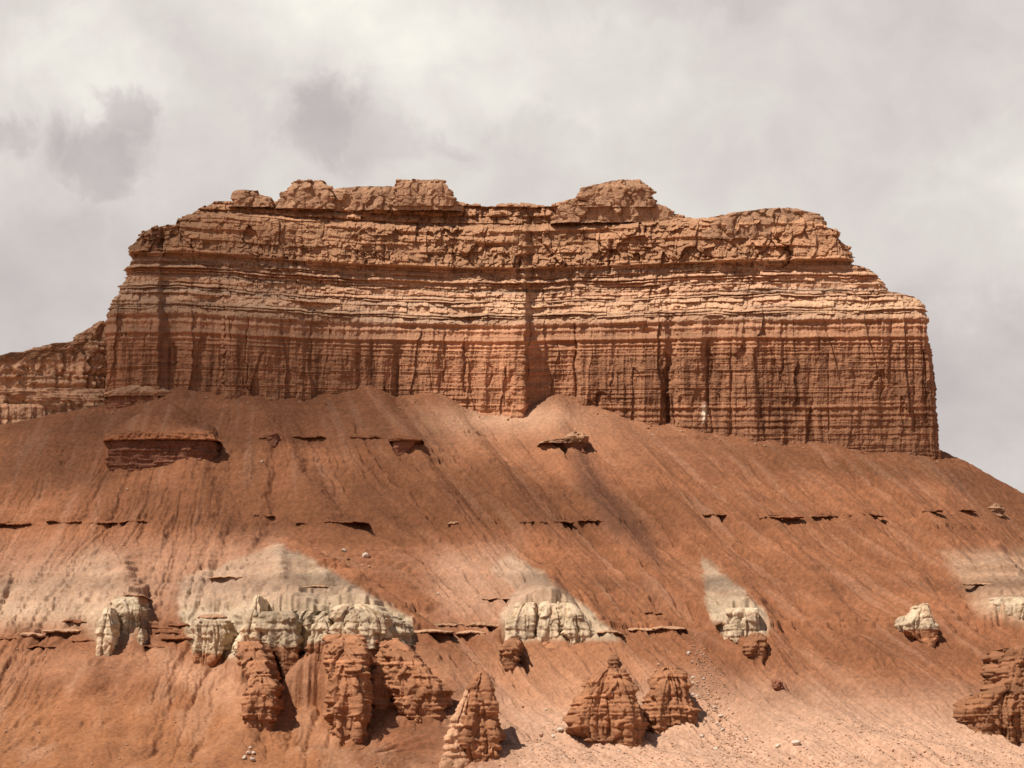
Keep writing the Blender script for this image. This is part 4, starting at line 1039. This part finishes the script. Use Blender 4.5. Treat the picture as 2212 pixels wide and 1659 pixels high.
ledge(1294, 1345, 1368, 6, 'low pale ledge running off the right white leg', group=g3, colour='tan', tint=1.2)
ledge(1390, 1430, 1325, 5, 'lone small dark ledge above the right contact seam', group=g3, tint=.85)
ledge(1355, 1420, 1362, 7, 'crumbly grey ledge left of the stone chute', group=g3, colour='tan', tint=1.1)
ledge(1410, 1482, 1358, 7, 'broken ledge at the head of the stone chute', group=g3, colour='tan', tint=.95)
ledge(1546, 1574, 1350, 9, 'dark blocky ledge left of the cream face', group=g3, colour='tan', tint=.7)
ledge(262, 310, 1286, 4, 'short pale ledge beside the pale dome top', group=g3, colour='tan', tint=1.1)
ledge(450, 545, 1247, 2.6, 'long thin ledge across the upper pale spur', colour='tan', tint=1.15, outm=.3)
ledge(640, 715, 1268, 2.6, 'curving thin ledge under the pale spur top', colour='tan', tint=1.15, outm=.3)
ledge(1040, 1110, 1293, 4, 'thin ledge left of the white legs', colour='tan', tint=1.1)
ledge(2080, 2150, 1262, 4, 'thin ledge on the pale patch near the right border', colour='tan', tint=1.1)

# ------------------------------------------------------------------ boulders and gravel
def stone_mesh(seed, mat, sub=2, flat=.7):
    import bmesh
    bm = bmesh.new()
    bmesh.ops.create_icosphere(bm, subdivisions=sub, radius=1.0)
    r = np.random.RandomState(seed)
    pn = r.normal(size=(9, 3)); pn /= np.linalg.norm(pn, axis=1)[:, None]; pdv = .55 + .3 * r.rand(9)
    sx = C(1, .75 + .3 * r.rand(), flat * (.8 + .35 * r.rand()))
    for v in bm.verts:
        p = np.array(v.co)
        for a in range(9):
            d = p @ pn[a]
            if d > pdv[a]: p = p - pn[a] * (d - pdv[a])
        p = p * sx + r.normal(size=3) * .03
        v.co = p
    me = bpy.data.meshes.new('stone'); bm.to_mesh(me); bm.free()
    me.materials.append(mat)
    return me
PALES = [stone_mesh(500 + i, M_PALE) for i in range(6)]
TANS = [stone_mesh(520 + i, M_TAN) for i in range(6)]
BROWNS = [stone_mesh(540 + i, M_BROWN) for i in range(4)]
RS = np.random.RandomState(11)
def boulder(px, row, size, meshes, label, group=None, name='boulder', up=.2, y=None):
    y = hit(px, row) if y is None else y
    x, _, _ = P(px, row, y)
    z = float(ground_z(x, y))
    o = bpy.data.objects.new(name, meshes[RS.randint(len(meshes))]); COL.objects.link(o)
    rad = size * .5 * y / F
    o.location = (x, y, z + rad * up)
    o.scale = (rad, rad, rad)
    o.rotation_euler = (RS.uniform(-.4, .4), RS.uniform(-.4, .4), RS.uniform(0, 6.28))
    tag(o, label, 'boulder', group)
    return o
boulder(790, 1204, 23, PALES, 'largest white boulder on the red slope above the pale spur')
boulder(743, 1191, 14, PALES, 'second white boulder, left of the largest one')
boulder(752, 1208, 9, BROWNS, 'small brown boulder between and below the two white ones')
boulder(783, 1222, 9, TANS, 'tan boulder lying under the largest white one', 'tan stones under the white boulder')
boulder(798, 1226, 7, TANS, 'small tan stone right below the largest white boulder', 'tan stones under the white boulder')
boulder(566, 998, 8, PALES, 'small pale boulder below the dark knob on the upper slope')
boulder(276, 1058, 7, PALES, 'small pale stone alone below the banded outcrop')
boulder(946, 1284, 8, PALES, 'single bright stone on the red slope between pale spur and white legs')
boulder(264, 1178, 8, TANS, 'small tan stone with a dark underside above the pale dome')
boulder(1544, 1054, 5, PALES, 'tiny pale stone on the slope right of the dark chute')
boulder(1410, 940, 6, PALES, 'tiny white stone at the cliff foot right of centre')
boulder(1370, 901, 7, PALES, 'white stone resting where the sand fan meets the cliff')
boulder(1488, 1412, 13, PALES, 'pale boulder at the top of the stone chute')
boulder(1496, 1432, 9, PALES, 'second pale stone down the stone chute')
boulder(1422, 1436, 9, TANS, 'round stone perched above the dome shaped red rock')
boulder(1720, 1608, 24, PALES, 'flat white slab in the gravel on the lower right')
boulder(1680, 1612, 14, PALES, 'white boulder left of the flat slab in the gravel')
boulder(1212, 1580, 20, PALES, 'large pale rock at the left foot of the red pyramid')
boulder(1196, 1592, 12, PALES, 'smaller pale rock just below left of the one beside the red pyramid')
boulder(1170, 1590, 12, TANS, 'tan boulder between the red tower and the red pyramid')
boulder(1058, 1496, 7, TANS, 'small tan stone on the slope right of the red tower top')
boulder(1998, 1625, 8, TANS, 'rounded stone on the sandy hump')
boulder(1930, 1622, 9, TANS, 'lighter stone left of the rounded one on the sandy hump')
boulder(1130, 1528, 10, TANS, 'tan boulder with a shadow on the apron right of the red tower')
boulder(1180, 1534, 8, PALES, 'pale stone on the apron midway between tower and pyramid')
for i, (a, b, s) in enumerate(((528, 1640, 13), (545, 1644, 15), (536, 1630, 12), (548, 1630, 10), (540, 1618, 9))):
    boulder(a, b, s, PALES, ['pale stone at the left base of the little cairn-like pile on the mound', 'pale stone at the right base of the little pile on the mound', 'middle left stone of the little pile on the mound', 'middle right stone of the little pile on the mound', 'top stone of the little pile on the mound'][i], 'stone pile on the mound', up=.5)
def scatter(n, fn, smin, smax, label, group, meshes):
    k = 0
    while k < n:
        p = fn()
        s = smin + (smax - smin) * RS.rand() ** 2.2
        boulder(p[0], p[1], s, meshes, label, group); k += 1
def chute():
    t = RS.rand()
    return 1500 + 90 * t + RS.normal() * (10 + 24 * t), 1460 + 170 * t
scatter(46, chute, 5, 12, 'pale stone among the rubble of the stone chute right of the red dome', 'stones in the chute', PALES + TANS)
scatter(40, lambda: (RS.uniform(1120, 1480), RS.uniform(1596, 1655)), 4.5, 9, 'small stone on the gravel apron below the orange pair', 'stones on the apron', TANS + PALES[:2])
scatter(30, lambda: (RS.uniform(1600, 2200), RS.uniform(1630, 1657)), 4.5, 9, 'small stone on the gravel along the lower right edge', 'stones along the lower right edge', TANS + BROWNS[:2])
scatter(9, lambda: (RS.uniform(660, 800) , RS.uniform(1040, 1160)), 4, 6, 'little pale stone on the upper slope above the white boulders', 'stones above the white boulders', TANS)

foot_px = [(250, 880), (330, 856), (455, 852), (560, 856), (690, 860), (850, 868), (880, 866), (1020, 889), (1090, 893), (1150, 884), (1290, 888), (1400, 916), (1466, 926), (1560, 943), (1650, 948), (1730, 952), (1850, 966), (1915, 968), (1970, 974), (2015, 984)]
for i, (a, b) in enumerate(foot_px):
    for k in range(2):
        boulder(a + RS.normal() * 14, b + 4 + RS.rand() * 14, 4.5 + 5 * RS.rand() ** 2, TANS + BROWNS, 'small fallen block on the sand along the foot of the butte wall', 'fallen blocks at the wall foot')

def gravel():
    n = 6000
    t = RS.rand(n)
    which = RS.rand(n)
    px = np.where(which < .25, 1500 + 100 * t + RS.normal(size=n) * (8 + 30 * t), np.where(which < .85, RS.uniform(1060, 2230, n), RS.uniform(-40, 1060, n)))
    row = np.where(which < .25, 1380 + 260 * t, np.where(which < .85, 1660 - 95 * RS.rand(n) ** 1.7, 1665 - 300 * RS.rand(n) ** 1.3))
    y = ybase(np.clip(row, 0, 1668)) + RS.normal(size=n) * 1.5
    x = P(px, row, y)[0]
    z = ground_z(x, y)
    base = np.array([(1, 0, 0), (-.6, .8, 0), (-.5, -.8, 0), (.1, .1, .8), (.5, .6, .3), (0, 0, -.7)])
    fc = np.array([(0, 4, 3), (4, 1, 3), (1, 2, 3), (2, 0, 3), (4, 0, 5), (1, 4, 5), (2, 1, 5), (0, 2, 5)])
    s = .09 + .26 * RS.rand(n) ** 3
    a = RS.uniform(0, 6.28, n); ca, sa = np.cos(a), np.sin(a)
    V = base[None] * s[:, None, None] * (1 + .4 * RS.normal(size=(n, 6, 1)) * .6)
    X = V[..., 0] * ca[:, None] - V[..., 1] * sa[:, None]; Yv = V[..., 0] * sa[:, None] + V[..., 1] * ca[:, None]
    V = np.stack([X + x[:, None], Yv + y[:, None], V[..., 2] * .8 + (z + s * .15)[:, None]], -1)
    me = bpy.data.meshes.new('gravel')
    vs = V.reshape(-1, 3); fs = (fc[None] + (np.arange(n) * 6)[:, None, None]).reshape(-1, 3)
    me.vertices.add(len(vs)); me.vertices.foreach_set('co', vs.astype(np.float32).ravel())
    me.loops.add(fs.size); me.loops.foreach_set('vertex_index', fs.ravel().astype(np.int32))
    me.polygons.add(len(fs)); me.polygons.foreach_set('loop_start', (np.arange(len(fs)) * 3).astype(np.int32))
    me.update(calc_edges=True)
    me.materials.append(M_TAN)
    o = bpy.data.objects.new('gravel', me); COL.objects.link(o)
    tag(o, 'loose tan gravel strewn over the lower apron and the stone chute', 'gravel', kind='stuff')
gravel()

# ------------------------------------------------------------------ the clouds that dim part of the butte (high overhead, out of the picture)
def clouds():
    import bmesh
    m = bpy.data.materials.new('cloud_vapour'); m.use_nodes = True
    nt = m.node_tree; nt.nodes.clear()
    out = nt.nodes.new('ShaderNodeOutputMaterial'); v = nt.nodes.new('ShaderNodeVolumePrincipled')
    v.inputs['Color'].default_value = (1, 1, 1, 1); v.inputs['Density'].default_value = CLOUD_DENSITY; v.inputs['Anisotropy'].default_value = 0.5
    nt.links.new(v.outputs[0], out.inputs['Volume'])
    bm = bmesh.new()
    for k, (tx, ty, tz, dist, rx, ry, rz) in enumerate(CLOUD_PUFFS):
        c = Vector((tx, ty, tz)) + TO_SUN * dist
        r = bmesh.ops.create_icosphere(bm, subdivisions=5, radius=1.0)
        co = np.array([q.co for q in r['verts']])
        d = 1 + 0.34 * fb3(co[:, 0] * 1.6 + k, co[:, 1] * 1.6, co[:, 2] * 1.6, 900 + k, 4, .55)
        for q, f in zip(r['verts'], d):
            q.co = Vector((q.co.x * rx * f + c.x, q.co.y * ry * f + c.y, q.co.z * rz * f + c.z))
    me = bpy.data.meshes.new('clouds'); bm.to_mesh(me); bm.free()
    me.materials.append(m)
    o = bpy.data.objects.new('clouds', me); COL.objects.link(o)
    tag(o, 'thin drifting clouds high overhead', 'clouds', kind='stuff')
CLOUD_DENSITY = 0.014
CLOUD_PUFFS = [(-92, 592, 108, 1000, 64, 52, 42), (-30, 552, 76, 1000, 70, 24, 20), (92, 597, 82, 1000, 50, 15, 13)]
clouds()
